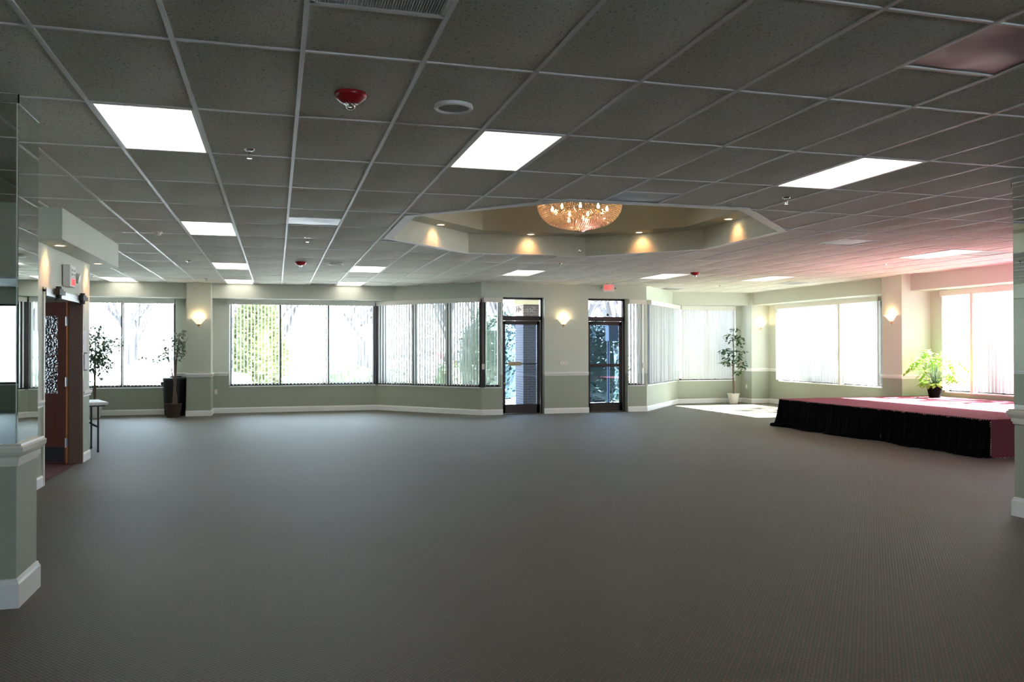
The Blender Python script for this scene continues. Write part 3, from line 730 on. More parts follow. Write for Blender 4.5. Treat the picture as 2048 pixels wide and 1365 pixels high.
# ------------------------------------------------------------------ glass doors
def text_mesh(name, txt, size, mat, parent, loc, rot, ext=.002, sx=1.0):
    cu = bpy.data.curves.new(name, 'FONT'); cu.body = txt; cu.size = size; cu.extrude = ext; cu.align_x = 'CENTER'; cu.align_y = 'CENTER'
    o = bpy.data.objects.new(name, cu); COL.objects.link(o)
    me = bpy.data.meshes.new_from_object(o.evaluated_get(bpy.context.evaluated_depsgraph_get()))
    bpy.data.objects.remove(o); me.name = name; me.materials.clear(); me.materials.append(mat)
    o = bpy.data.objects.new(name, me); COL.objects.link(o); o.parent = parent; o.location = loc; o.rotation_euler = rot; o.scale = (sx, 1, 1)
    return o
def gdoor(n, x0, x1, mid, closer):
    d = struct(empty('door_%d' % n, ((x0 + x1) / 2, 18.45, 0)))
    W = (x1 - x0) / 2; y = 0
    q = MB(); q.box(-W, -W + .045, -.05, .06, 0, 2.66); q.box(W - .045, W, -.05, .06, 0, 2.66); q.box(-W, W, -.05, .06, 2.615, 2.66); q.box(-W, W, -.05, .06, 2.13, 2.235); q.box(-W, W, -.05, .06, 0, .012)
    q.build('door_frame', M['dark'], d)
    q = MB(); q.box(-W + .04, W - .04, -.003, .003, 2.23, 2.62); q.build('transom_glass', M['glass'], d)
    a = W - .05
    lf = MB(); lf.box(-a, -a + .055, -.02, .022, .015, 2.125); lf.box(a - .075, a, -.02, .022, .015, 2.125); lf.box(-a, a, -.02, .022, 2.04, 2.125); lf.box(-a, a, -.02, .022, .015, .215)
    if mid: lf.box(-a, a, -.02, .022, 1.06, 1.13)
    leaf = lf.build('door_leaf', M['dark'], d)
    for z0, z1 in (((.215, 1.06), (1.13, 2.04)) if mid else ((.215, 2.04),)):
        q = MB(); q.box(-a + .05, a - .07, -.003, .003, z0, z1); q.build('door_glass', M['dglass'], leaf)
    q = MB()
    if mid:
        q.box(-a + .01, a - .01, -.06, -.03, 1.075, 1.12); q.build('push_bar', M['dark'], leaf)
    else:
        q.tube([(-a + .02, -.05, 1.145), (a - .02, -.05, 1.145)], .011, 8); q.build('push_bar', M['dark'], leaf)
        q = MB(); q.box(-a + .11, -a + .42, -.066, -.052, 1.10, 1.19); q.build('push_plate', M['brass2'], leaf)
        q = MB(); q.lathe([(.016, -.016), (.016, .016)], (-a + .02, -.03, .70), 12, cap=True); q.build('lock_cylinder', M['gold'], leaf)
    if closer:
        q = MB(); q.box(-a + .11, -a + .36, -.08, -.02, 2.075, 2.125); q.tube([(-a + .15, -.06, 2.13), (-a + .32, -.10, 2.15), (-a + .52, -.055, 2.14)], .009); q.build('door_closer', M['black'], leaf)
        q = MB(); q.lathe([(.03, -.02), (.032, .02), (.001, .05)], (.08, .03, 2.28), 12); q.build('transom_latch', M['gry'], d)
    return d
d1 = gdoor(1, 4.925, 5.905, False, False)
d2 = gdoor(2, 6.985, 7.955, True, True)
text_mesh('suite_lettering', 'Ste. 400', .185, M['lett'], d1, (.03, .008, 2.385), (PI / 2, 0, PI), sx=1.0)
# exit sign near the ceiling
t = thing('exit_sign', 'small white box exit sign with red letters over the right glass door', 'exit sign', (7.37, 17.97, 2.89))
q = MB(); q.box(-.135, .135, -.022, .022, -.095, .08); q.build('housing', M['exitp'], t)
text_mesh('exit_letters', 'EXIT', .165, M['exitr'], t, (0, -.026, -.008), (PI / 2, 0, 0), sx=.66)
q = MB(); q.add([(-.118, -.025, -.005), (-.100, -.025, .022), (-.100, -.025, -.032)], [(0, 1, 2)]); q.build('arrow', M['exitr'], t); q = MB(); q.add([(.118, -.025, -.005), (.100, -.025, -.032), (.100, -.025, .022)], [(0, 1, 2)]); q.build('arrow', M['exitr'], t)
q = MB(); q.box(-.05, .05, .02, .27, .02, .05); q.lathe([(.05, .08), (.05, .094)], (0, 0, 0), 16, cap=True); q.build('mounting_arm', M['exitp'], t)
for sx_ in (-1, 1):
    q = MB(); q.lathe([(.028, -.02), (.034, .0), (.028, .02)], (sx_ * .165, 0, -.01), 14, cap=True); q.build('lamp_head', M['grille'], t)
# left exit sign with emergency lamps
t = thing('emergency_exit_sign', 'white emergency light box with red exit panel above the left wooden doors', 'exit sign', (XL, 11.22, 2.37))
q = MB(); q.box(0.012, .085, -.15, .15, -.12, .14); q.box(.085, .09, -.15, .15, -.12, .14); q.build('housing', M['exitp'], t)
q = MB(); q.box(.09, .096, -.115, .115, .0, .115); q.build('lamp_cover', M['white'], t)
for a in (-.055, .055):
    for b in (.03, .078):
        q = MB(); q.box(.096, .099, a - .034, a + .034, b - .014, b + .014); q.build('louvre', M['grille'], t)
text_mesh('exit_letters', 'EXIT', .11, M['exitr'], t, (.093, .02, -.065), (PI / 2, 0, PI / 2), sx=.8)
for sy_ in (1,):
    q = MB(); q.tube([(.05, sy_ * .15, .01), (.05, sy_ * .19, .01)], .012, 8)
    q.tube([(.01, sy_ * .25, .01), (.03, sy_ * .25, .01), (.09, sy_ * .25, .005), (.115, sy_ * .25, .0)], [.035, .055, .062, .060], 16); q.build('lamp_head', M['plate'], t)
# switch plate, outlets
def plate_thing(name, label, cat, x, y, z, w, h, ax, n=0):
    t = thing(name, label, cat, (x, y, z)); q = MB()
    if ax == 'y': q.box(-w / 2, w / 2, -.008, 0.001, -h / 2, h / 2)
    else: q.box(-.008, .001, -w / 2, w / 2, -h / 2, h / 2)
    q.build('cover_plate', M['plate'], t)
    for k in range(n):
        X = (k - (n - 1) / 2) * w / n; q = MB()
        if ax == 'y': q.box(X - .014, X + .014, -.014, -.006, -.025, .025)
        else: q.box(-.014, -.006, X - .012, X + .012, -.025, .025)
        q.build('switch' if 'switch' in name else 'socket', M['white'], t)
plate_thing('light_switch', 'wide ivory triple switch plate between the glass doors', 'light switch', 6.37, 18.25, 1.16, .19, .115, 'y', 3)
plate_thing('wall_outlet', 'ivory wall outlet low beside the far left column', 'outlet', -1.34, YF, .50, .07, .115, 'y', 1)
plate_thing('wall_outlet', 'ivory wall outlet on the corner column behind the potted tree', 'outlet', 12.36, 20.30, .45, .07, .115, 'x', 1)

# ------------------------------------------------------------------ left double doors to the lobby
d3 = struct(empty('door_3', (XL, (DY0 + DY1) / 2, 0)))
hh = (DY1 - DY0) / 2
q = MB(); q.box(-.15, .018, -hh - .05, -hh, 0, DZ + .03); q.box(-.15, .018, -hh - .05, hh + .05, DZ, DZ + .05); q.build('door_frame', M['plate'], d3)
q = MB(); q.box(-.15, .020, hh, hh + .055, 0, DZ + .04); q.box(-.14, 0.0, hh - .018, hh, 0, DZ); q.build('door_jamb', M['jamb'], d3)
q = MB(); q.box(-.02, .030, -hh, hh, DZ - .04, DZ + .045); q.build('head_rail', M['steel'], d3)
for yy in (-hh + .50, hh - .12):
    q = MB(); q.box(.03, .085, yy - .16, yy + .02, DZ - .01, DZ + .06); q.tube([(.05, yy - .05, DZ + .09), (.05, yy - .05, DZ - .05)], .03, 10); q.tube([(.05, yy - .05, DZ - .04), (.03, yy - .10, DZ - .06)], .01)
    q.box(.035, .08, yy + .02, yy + .14, DZ - .002, DZ + .045); q.build('door_closer', M['black'], d3)
def leafdoor(hy, sgn, ang):
    lf = empty('door_leaf', (-.16, hy, 0), 0); lf.parent = d3
    lf.rotation_euler = (0, 0, ang)
    W = .90; a = .12
    q = MB(); q.box(0, a, -.022, .022, .01, 2.11); q.box(W - a, W, -.022, .022, .01, 2.11); q.box(a, W - a, -.022, .022, .01, .92); q.box(a, W - a, -.022, .022, 1.93, 2.11)
    q.build('wood_panel', M['wood'], lf)
    q = MB(); q.box(a, W - a, -.008, .008, .92, 1.93); q.build('pebbled_pane', M['pebble'], lf)
    q = MB(); q.box(.03, W - .03, -.024, .024, .03, .22); q.build('kick_plate', M['gry'], lf)
    q = MB(); q.box(-.003, 0, -.022, .022, .01, 2.11); q.build('edge_strip', M['oak'], lf)
    for z in (.28, 1.07, 1.86):
        q = MB(); q.box(-.006, -.003, -.018, .024, z - .055, z + .055); q.tube([(-.006, .03, z - .06), (-.006, .03, z + .06)], .008, 8); q.build('hinge', M['steel'], lf)
leafdoor(hh - .02, 1, math.radians(90 + 65))
leafdoor(-hh + .02, -1, math.radians(180 + 20))
t = thing('paper_notice', 'white paper notice taped on the wall right of the wooden doors', 'paper', (XL, 12.30, 1.60))
q = MB(); n = 6
vs = []; 
for k in range(n + 1):
    for yv in (-.105, .105): vs.append((.002 + .012 * (k / n - .5) ** 2 + (.006 if yv > 0 else 0), yv, -.14 + .28 * k / n))
q.add(vs, [(2 * k, 2 * k + 1, 2 * k + 3, 2 * k + 2) for k in range(n)]); q.build('sheet', M['pap'], t)
t = thing('framed_notice', 'small black framed notice below the paper sheet by the wooden doors', 'picture frame', (XL, 12.28, 1.33))
q = MB(); q.box(0, .022, -.095, .095, -.12, .12); q.build('frame', M['black'], t)
q = MB(); q.box(.022, .024, -.078, .085, -.105, .105); q.build('glass_sheet', M['pap'], t)

# ------------------------------------------------------------------ mirrored pillars
def pillar(tagname, x0, x1, y0, y1, zm=.945):
    m = MB(); m.box(x0, x1, y0, y1, 0, CE + .01); p = struct(m.build('wall_pillar_' + tagname, M['wall']))
    e = .006
    for nm, b in (('mirror', (x0 + .004, x1 - .004, y0 - e, y0, zm, CE - .03)), ('mirror', (x1, x1 + e, y0 + .004, y1 - .004, zm, CE - .03)), ('mirror', (x0 - e, x0, y0 + .004, y1 - .004, zm, CE - .03)), ('mirror', (x0 + .004, x1 - .004, y1, y1 + e, zm, CE - .03))):
        q = MB(); q.box(*b); q.build(nm, M['mirror'], p)
    q = MB()
    for z0, z1 in ((CE - .055, CE - .003),):
        for b in ((x0 - .010, x1 + .010, y0 - .010, y0 - .004), (x1 + .004, x1 + .010, y0 - .010, y1 + .010), (x0 - .010, x0 - .004, y0 - .010, y1 + .010), (x0 - .01, x1 + .01, y1 + .004, y1 + .010)): q.box(*b, z0, z1)
    q.build('mirror_trim', M['bevel'], p)
    big = [(0, .815), (-.010, .82), (-.010, .838), (-.018, .84), (-.018, .872), (-.034, .885), (-.044, .905), (-.046, .93), (-.034, .938), (-.030, .95), (0, .952)]
    band('trim_pillar_' + tagname, x0, x1, y0, y1, big, 'cream', back=True)
    band('baseboard_pillar_' + tagname, x0, x1, y0, y1, [(0, 0), (-.020, 0), (-.020, .135), (-.012, .15), (-.008, .165), (0, .168)], 'white', back=True)
pillar('left', -1.90, -1.45, 5.47, 5.90)
pillar('right', 6.34, 6.80, 5.56, 5.99)

# ------------------------------------------------------------------ stage
X0, X1, Y0, Y1, ZS = 9.33, 12.86, 9.20, 14.16, .52
st = thing('stage', 'low stage with red carpet top and black cloth skirt by the right windows', 'stage', (X0, Y0, 0))
q = MB(); q.box(0.02, X1 - X0, 0.02, Y1 - Y0, .0, ZS - .03); q.build('platform', M['black'], st)
q = MB(); q.box(-.005, X1 - X0, -.005, Y1 - Y0, ZS - .03, ZS)
q.box(0.0, X1 - X0, -.012, .012, .02, ZS - .005)
# carpet tongue curling on to the floor in front of the near end
nn = 8
vs = []
for k in range(nn + 1):
    A = PI / 2 * k / nn
    for xx in (0.0, X1 - X0): vs.append((xx, -.012 - .05 * (1 - math.cos(A)), .055 - .05 * math.sin(A)))
q.add(vs, [(2 * k, 2 * k + 1, 2 * k + 3, 2 * k + 2) for k in range(nn)])
q.build('red_carpet', M['red'], st)
# skirt on the long side
q = MB(); ns, nz = 260, 9; LY = Y1 - Y0; vs = []
rnd = [random.uniform(0, 2 * PI) for _ in range(6)]
for k in range(ns + 1):
    y = LY * k / ns
    fold = .5 * math.sin(y * 31 + rnd[0] + 1.5 * math.sin(y * 3)) + .3 * math.sin(y * 57 + rnd[1]) + .35 * math.sin(y * 13 + rnd[2])
    flare = .05 + .035 * math.sin(y * 2.1 + rnd[3]) + .03 * math.sin(y * 4.7 + rnd[4])
    for j in range(nz + 1):
        v = j / nz; z = (ZS - .012) * (1 - v) + .004
        flare_ = 0
        o_ = .008 + v ** 1.3 * .12 * max(0, (y - LY + .9) / .9) ** 2 + v ** 1.6 * (flare + .030 * fold) + .006 * fold * (1 - v)
        if v > .88: o_ += (v - .88) * .5 * (1 + .6 * math.sin(y * 5.3))
        vs.append((-o_, y - .01, z))
q.add(vs, [(k * (nz + 1) + j, (k + 1) * (nz + 1) + j, (k + 1) * (nz + 1) + j + 1, k * (nz + 1) + j + 1) for k in range(ns) for j in range(nz)])
# loose corner of cloth at the near end and at the far end
for yb, dy, s_x in ((-.01, -.0, 1),):
    vs = []
    for j in range(nz + 1):
        v = j / nz; z = (ZS - .012) * (1 - v) + .004
        for w in range(5):
            ww = w / 4; vs.append((-.01 - v ** 1.4 * (.11 - .06 * ww) + .0, yb + (-1 if yb < 1 else 1) * (.004 + ww * v * .03), z))
    q.add(vs, [(j * 5 + w, j * 5 + w + 1, (j + 1) * 5 + w + 1, (j + 1) * 5 + w) for j in range(nz) for w in range(4)])
q.tube([(-.08, LY - .5, .015), (-.13, LY - .25, .03), (-.17, LY - .05, .035), (-.16, LY + .04, .03)], [.015, .03, .035, .02], 8)
q.tube([(-.07, 2.8, .015), (-.16, 3.05, .02), (-.14, 3.4, .02), (-.05, 3.6, .01)], [.01, .022, .02, .01], 8)
q.tube([(-.06, .05, .012), (-.15, .12, .02), (-.17, .35, .02), (-.08, .55, .01)], [.01, .02, .018, .01], 8)
q.build('skirt', M['bcloth'], st, smooth=True)
q = MB()
for k in range(120):
    y = LY * (k + .5) / 120; q.box(-.012, -.004, y - .008, y + .008, ZS - .014, ZS - .007)
for k in range(16):
    z = .03 + (ZS - .05) * (k + .5) / 16; q.box(-.016, -.002, -.016, -.006, z - .008, z + .008)
for k in range(20):
    x = .02 + .07 * k; q.box(x, x + .03, -.070, -.060, .003, .009)
tag(q.build('edge_stitching', M['stain'], st), kind='stuff')

# ------------------------------------------------------------------ folding table in the alcove
tb = thing('folding_table', 'white plastic folding table with dark legs behind the left door wall', 'table', (-3.33, 13.33, 0), math.radians(20))
q = MB(); q.box(-.92, .92, -.38, .38, .685, .73); tt = q.build('tabletop', M['tabletop'], tb)
bv = tt.modifiers.new('bevel', 'BEVEL'); bv.width = .012; bv.segments = 3
q = MB(); q.box(-.88, .88, -.34, .34, .665, .685); q.build('apron', M['gry'], tb)
for sx_ in (-1, 1):
    for sy_ in (-1, 1):
        q = MB(); q.tube([(sx_ * .80, sy_ * .28, .68), (sx_ * .80, sy_ * .28, .02)], .0135, 10); q.lathe([(.017, 0), (.017, .03)], (sx_ * .80, sy_ * .28, 0), 10, cap=True); q.build('leg', M['gry'], tb)
    q = MB(); q.tube([(sx_ * .80, -.28, .36), (sx_ * .80, .28, .36)], .010, 8)
    q.tube([(sx_ * .80, -.20, .37), (sx_ * .35, 0, .66)], .008, 8); q.tube([(sx_ * .80, .20, .37), (sx_ * .35, 0, .66)], .008, 8); q.build('brace', M['gry'], tb)

# ------------------------------------------------------------------ plants
def potm(parent, r0, r1, h, mat, rim=True):
    q = MB(); q.lathe([(.001, 0), (r0, 0), (r1, h * .93)] + ([(r1 + .012, h * .93), (r1 + .012, h)] if rim else [(r1, h)]) + [(r1 - .008, h), (r1 - .012, h * .88)], n=32); q.build('pot', M[mat], parent, smooth=False)
    q = MB(); q.lathe([(r1 - .012, h * .88), (.001, h * .89)], n=24); q.build('soil', M['soil'], parent)
def cluster(q, c, R, n, L, w, droop=.5, xm=9):
    for _ in range(n):
        while True:
            p = Vector((random.uniform(-1, 1), random.uniform(-1, 1), random.uniform(-1, 1)))
            if p.length < 1: break
        P = Vector((c[0] + p.x * R[0], c[1] + p.y * R[1], c[2] + p.z * R[2]))
        P.x = min(P.x, xm)
        d = Vector((p.x + random.uniform(-.6, .6), p.y + random.uniform(-.6, .6), random.uniform(-.9, .4) * droop - .2))
        k = random.uniform(.7, 1.25); q.leaf(P, d, L * k * 1.12, w * k * 1.35)
def branchy(q, base, tips, r0):
    for tp in tips:
        b = Vector(base); tpv = Vector(tp); mid = (b + tpv) / 2 + Vector((random.uniform(-.05, .05), random.uniform(-.05, .05), random.uniform(-.03, .06)))
        q.tube([b, mid, tpv], [r0, r0 * .7, r0 * .3], 5)
# left alcove ficus
t = thing('potted_tree', 'leafy dark green ficus tree in a white pot in the left alcove', 'plant', (-3.80, 20.02, 0))
potm(t, .11, .16, .27, 'pot')
q = MB(); q.tube([(0, 0, .22), (.02, 0, .6), (-.01, .01, 1.0), (.02, 0, 1.5), (.0, 0, 1.95)], [.022, .020, .017, .012, .005], 8)
q.tube([(.02, 0, .22), (-.02, .02, .6), (.03, -.02, 1.0), (.01, .02, 1.5)], [.016, .015, .012, .006], 8)
branchy(q, (0, 0, 1.2), [(.35, .05, 1.75), (-.3, -.05, 1.6), (.25, -.2, 1.4), (.5, .0, 1.68), (-.2, .2, 1.85)], .009); q.build('trunk', M['bark'], t)
q = MB()
for c, R, n in (((0, 0, 1.55), (.33, .3, .35), 430), ((.05, 0, 1.2), (.38, .3, .2), 300), ((.32, 0, 1.6), (.22, .2, .2), 100), ((.05, 0, 1.9), (.17, .15, .18), 45), ((-.25, 0, 1.4), (.2, .2, .25), 60), ((.0, 0, .95), (.28, .2, .2), 45), ((.48, 0, 1.72), (.1, .1, .08), 14)): cluster(q, c, R, n, .085, .022)
q.build('foliage', M['leaf'], t)
# brown wicker pot tree by the bin
t = thing('potted_tree', 'sparse two-trunk tree in a dark wicker basket beside the black bin', 'plant', (-2.16, 19.68, 0))
potm(t, .13, .17, .30, 'wicker')
q = MB(); q.tube([(0, 0, .25), (.03, 0, .75), (.05, 0, 1.15), (.09, 0, 1.55), (.12, 0, 1.85)], [.030, .026, .02, .012, .006], 8)
q.tube([(.06, .01, .25), (.06, 0, .45), (.03, .01, .62), (-.02, 0, .95), (-.08, 0, 1.2), (-.2, 0, 1.42)], [.022, .018, .016, .012, .009, .005], 8)
branchy(q, (-.08, 0, 1.2), [(-.3, 0, 1.5), (-.62, .0, 1.27), (-.12, .05, 1.6)], .006); branchy(q, (.09, 0, 1.5), [(.3, 0, 1.75), (.2, .1, 1.9), (.02, -.1, 1.8)], .007); q.build('trunk', M['bark'], t)
q = MB()
for c, R, n in (((.17, 0, 1.66), (.2, .18, .3), 190), ((.14, 0, 1.38), (.12, .12, .16), 36), ((-.2, 0, 1.42), (.13, .12, .15), 46), ((-.6, 0, 1.29), (.13, .1, .07), 16), ((-.36, 0, 1.24), (.06, .06, .06), 8), ((-.26, 0, 1.62), (.1, .1, .14), 12)): cluster(q, c, R, n, .07, .021, xm=.19)
q.build('foliage', M['leaf2'], t)
# right ficus in front of the blinds
t = thing('potted_tree', 'slim dark green tree in a white pot in the bright right corner', 'plant', (11.90, 20.20, 0))
potm(t, .11, .155, .27, 'pot')
q = MB(); q.tube([(0, 0, .22), (.02, 0, .5), (-.02, 0, .9), (.02, .0, 1.3), (0, 0, 1.75), (.02, 0, 2.05)], [.018, .017, .015, .012, .009, .004], 8)
q.tube([(.02, 0, .22), (-.02, 0, .55), (.03, .02, .95), (-.01, 0, 1.35)], [.014, .013, .011, .006], 8)
branchy(q, (0, 0, 1.0), [(-.35, 0, 1.38), (.3, 0, 1.3), (-.3, 0, 1.15), (.25, .05, 1.0)], .007); branchy(q, (0, 0, 1.5), [(.22, 0, 1.85), (-.15, 0, 1.9)], .006); q.build('trunk', M['bark'], t)
q = MB()
for c, R, n in (((.17, 0, 1.72), (.12, .12, .18), 42), ((-.1, 0, 1.8), (.12, .1, .14), 24), ((-.22, 0, 1.42), (.17, .12, .10), 42), ((0, 0, 1.25), (.28, .15, .12), 60), ((-.2, 0, 1.08), (.2, .12, .1), 30), ((.24, 0, 1.05), (.1, .12, .17), 34), ((.12, 0, .82), (.14, .1, .07), 18), ((.1, 0, 1.98), (.12, .1, .06), 10), ((.2, 0, 1.4), (.16, .1, .08), 20)): cluster(q, c, R, n, .10, .030)
q.build('foliage', M['leaf'], t)
# bright palm-like plant on the stage
t = thing('potted_palm', 'bright green arching leafy plant in a dark pot on the stage corner', 'plant', (12.40, 13.55, ZS))
q = MB(); q.lathe([(.001, 0), (.10, 0), (.14, .20), (.14, .22), (.125, .22), (.12, .19)], n=28); q.build('pot', M['bcloth'], t)
q = MB(); q.lathe([(.12, .19), (.001, .2)], n=20); q.build('soil', M['soil'], t)
q = MB(); fr = MB()
for k in range(34):
    A = 2 * PI * k / 34 + random.uniform(-.2, .2); out = random.uniform(.2, .5); H = random.uniform(.3, .85) if k % 3 else random.uniform(.05, .3)
    pts = [Vector((0, 0, .19)), Vector((math.cos(A) * out * .35, math.sin(A) * out * .35, .19 + H * .75)), Vector((math.cos(A) * out * .8, math.sin(A) * out * .8, .19 + H * .9)), Vector((math.cos(A) * out * 1.1, math.sin(A) * out * 1.1, .16 + H * .68))]
    for p_ in pts: p_.x = min(p_.x, .38); p_.y = min(p_.y, .45)
    q.tube(pts, [.006, .004, .003, .001], 5)
    for s in range(14):
        w = .35 + .65 * s / 13; i = min(2, int(w * 3)); l = w * 3 - i; p = pts[i].lerp(pts[i + 1], min(1, l)); td = (pts[i + 1] - pts[i]).normalized()
        sd = td.cross(Vector((0, 0, 1)));
        if sd.length < .05: sd = Vector((1, 0, 0))
        sd.normalize(); fr.leaf(p, td * .7 + sd * (1 if s % 2 else -1) + Vector((0, 0, -.25)), random.uniform(.10, .15), .024)
q.build('stems', M['leaf'], t); fr.build('foliage', M['leaf3'], t)

# black bin
t = thing('trash_bin', 'tall black plastic bin standing against the far left column', 'trash bin', (-2.19, 20.20, 0))
q = MB(); q.lathe([(.001, 0), (.20, 0), (.215, .05), (.245, .78), (.262, .78), (.262, .82), (.245, .83), (.235, .80), (.21, .06)], n=36, flute=.012, nf=12); q.build('barrel', M['black'], t)
q = MB(); q.lathe([(.262, .82), (.25, .845), (.10, .86), (.001, .862)], n=32); q.box(-.10, .14, -.05, .05, .85, .885); q.build('lid', M['black'], t)
for sx_ in (-1, 1):
    q = MB(); q.box(sx_ * .262 - .02, sx_ * .262 + .02, -.06, .06, .69, .76); q.build('handle', M['black'], t)

# ------------------------------------------------------------------ outside
m = MB(); m.box(-120, 120, 20.9, 160, -.35, -.15); m.box(13.15, 140, -60, 20.9, -.35, -.15); struct(m.build('ground_outside', M['asphalt']))
m = MB(); m.box(1.5, 13.1, 18.5, 20.9, -.35, -.012); struct(m.build('ground_entrance_paving', M['paving']))
m = MB(); m.box(-9, 3.4, 20.83, 23.6, -.16, -.10); m.box(9.2, 13, 20.83, 24, -.16, -.10); m.box(13.15, 24, -20, 24, -.16, -.10); struct(m.build('ground_lawn', M['grass']))
m = MB(); m.box(-9, 3.2, 23.6, 25.4, -.2, -.04); m.box(3.2, 9.5, 20.9, 25.4, -.2, -.03); struct(m.build('ground_walkway', M['paving']))
# entrance canopy and brick pier
m = MB(); m.box(4.6, 8.6, 18.5, 21.4, 2.85, 3.3); struct(m.build('trim_canopy', M['white']))
m = MB(); m.box(5.98, 7.1, 20.2, 20.9, -.05, 2.9); m.box(5.72, 6.62, 20.1, 21.0, 2.60, 2.86, 1)
pr = tag(m.build('brick_pier', [M['brick'], M['stain']]), 'brown brick pier with beige capital outside the left glass door', 'pillar')
# lamp post outside door 2
t = thing('lantern_post', 'short dark lantern post outside the right glass door', 'lamp post', (8.60, 21.0, -.03)); q = MB(); q.tube([(0, 0, 0), (0, 0, 1.75)], .038, 10); q.build('post', M['postm'], t)
q = MB(); q.box(-.03, .24, -.12, .12, 1.72, 2.12); q.box(-.06, .27, -.15, .15, 2.12, 2.17); q.build('lantern', M['postm'], t)

def shrub(label, x, y, w, d, h, n, L, mat='hedge', name='hedge', cat='hedge', z0=-.12, group=None, zb=0):
    t = thing(name, label, cat, (x, y, z0), group=group); q = MB()
    for _ in range(n):
        a = random.uniform(0, 2 * PI); z = random.random(); rr_ = math.sqrt(random.random()) * (1 - .35 * z ** 3)
        P = Vector((math.cos(a) * rr_ * w, math.sin(a) * rr_ * d, zb + z * (h - zb)))
        q.leaf(P, (random.uniform(-1, 1), random.uniform(-1, 1), random.uniform(-.5, 1)), L * random.uniform(.7, 1.3), L * .32)
    pr_ = [(.001, zb + .04), (.72, zb + .06), (.84, zb + (h - zb) * .4), (.70, zb + (h - zb) * .8), (.3, h * .95), (.001, h * .97)]; n0 = len(q.v)
    q.lathe(pr_, n=14, flute=.10, nf=5); q.v[n0:] = [(v[0] * w, v[1] * d, v[2]) for v in q.v[n0:]]
    q.build('foliage', M[mat], t)
    q = MB()
    for k in range(5): q.tube([(random.uniform(-.3, .3) * w, random.uniform(-.3, .3) * d, 0), (random.uniform(-.5, .5) * w, random.uniform(-.5, .5) * d, h * .7)], .015, 5)
    q.build('stems', M['bark'], t); return t
shrub('broad green hedge seen through the middle of the wide far window', 3.1, 29.5, 1.9, .7, .95, 2600, .10)
shrub('pale low hedge behind the left alcove window', -4.3, 30.5, 2.0, .6, .80, 1700, .10)
shrub('dense dark shrub outside the right glass door', 9.05, 22.7, .95, .7, 2.25, 3600, .13, 'shrub', 'shrub', 'shrub', -.05)
shrub('tall airy shrub outside the left glass door', 6.2, 24.6, 1.15, .6, 2.6, 2400, .13, 'shrub', 'shrub', 'shrub', -.05)
shrub('green shrub outside the strip window left of the doors', 4.6, 23.0, .45, .45, 1.15, 1500, .08, 'hedge', 'shrub', 'shrub', -.05)
# conifer
t = thing('conifer_tree', 'broad yellow green conifer outside the left part of the wide far window', 'tree', (-.62, 31.0, -.15)); q = MB()
for _ in range(9000):
    z = random.random() ** .8; R = 1.12 * (1 - z) ** .55 * (.55 + .45 * min(1, z * 6)) + .05; a = random.uniform(0, 2 * PI); rr_ = R * random.uniform(.72, 1.03) * (1 + .10 * math.sin(a * 5 + z * 9))
    q.leaf((math.cos(a) * rr_, math.sin(a) * rr_, .25 + z * 3.6), (math.cos(a), math.sin(a), random.uniform(-.2, 1.2)), random.uniform(.14, .24), .07)
q.lathe([(.001, .3), (.62, .32), (.86, 1.0), (.80, 1.9), (.55, 2.9), (.15, 3.6), (.001, 3.75)], n=16, flute=.12, nf=5)
q.build('foliage', M['con'], t)
q = MB(); q.tube([(0, 0, 0), (0, 0, 3.4)], [.12, .04], 8); q.build('trunk', M['bark'], t)
# bare trees
def bare(label, x, y, h, r0, seed, foliage=0, spread=.55):
    rs = random.Random(seed); t = thing('bare_tree', label, 'tree', (x, y, -.15), group='leafless trees beyond the far windows'); q = MB(); ends = []
    def grow(p, d, L, r, lv):
        pts = [p]; dd = d.copy()
        for s in range(3):
            dd = (dd + Vector((rs.uniform(-.14, .14), rs.uniform(-.14, .14), rs.uniform(0, .08)))).normalized(); pts.append(pts[-1] + dd * L / 3)
        q.tube(pts, [r * 1.7, r * 1.5, r * 1.3, r * 1.1], 6 if lv < 2 else 4)
        if lv >= 5: ends.append(pts[-1]); return
        for k in range(3 if lv in (0, 1, 2) else 2):
            a = rs.uniform(0, 2 * PI); sp = rs.uniform(spread * .6, spread * 1.25)
            nd = (dd + Vector((math.cos(a) * sp, math.sin(a) * sp, rs.uniform(-.1, .25)))).normalized()
            grow(pts[-1] if k else pts[2], nd, L * rs.uniform(.62, .82), r * .55, lv + 1)
    grow(Vector((0, 0, 0)), Vector((0, 0, 1)), h * .3, r0, 0); q.build('branches', M['twig'], t)
    if foliage:
        q = MB()
        for e_ in ends:
            for _ in range(foliage):
                q.leaf(e_ + Vector((rs.uniform(-.4, .4), rs.uniform(-.4, .4), rs.uniform(-.4, .4))), (rs.uniform(-1, 1), rs.uniform(-1, 1), rs.uniform(-1, .5)), .10, .035)
        q.build('foliage', M['hedge'], t)
bare('bare spreading tree behind the middle panes of the wide far window', 3.6, 34, 6.5, .13, 3, spread=.8)
bare('bare tree behind the angled left bay window', 7.6, 38, 9, .14, 5)
bare('budding green tree beyond the second angled bay pane', 9.6, 42, 10, .14, 9, 5)
bare('bare tree in front of the pale building at the left', -6.6, 45, 6, .10, 11)
bare('bare tree at the right of the pale building', -2.9, 52, 9, .14, 15)
bare('budding tree standing in line with the strip window', 12.4, 46, 9, .14, 21, 5)
bare('budding tree outside behind the dark door shrub', 13.5, 36, 8, .13, 27, 5)
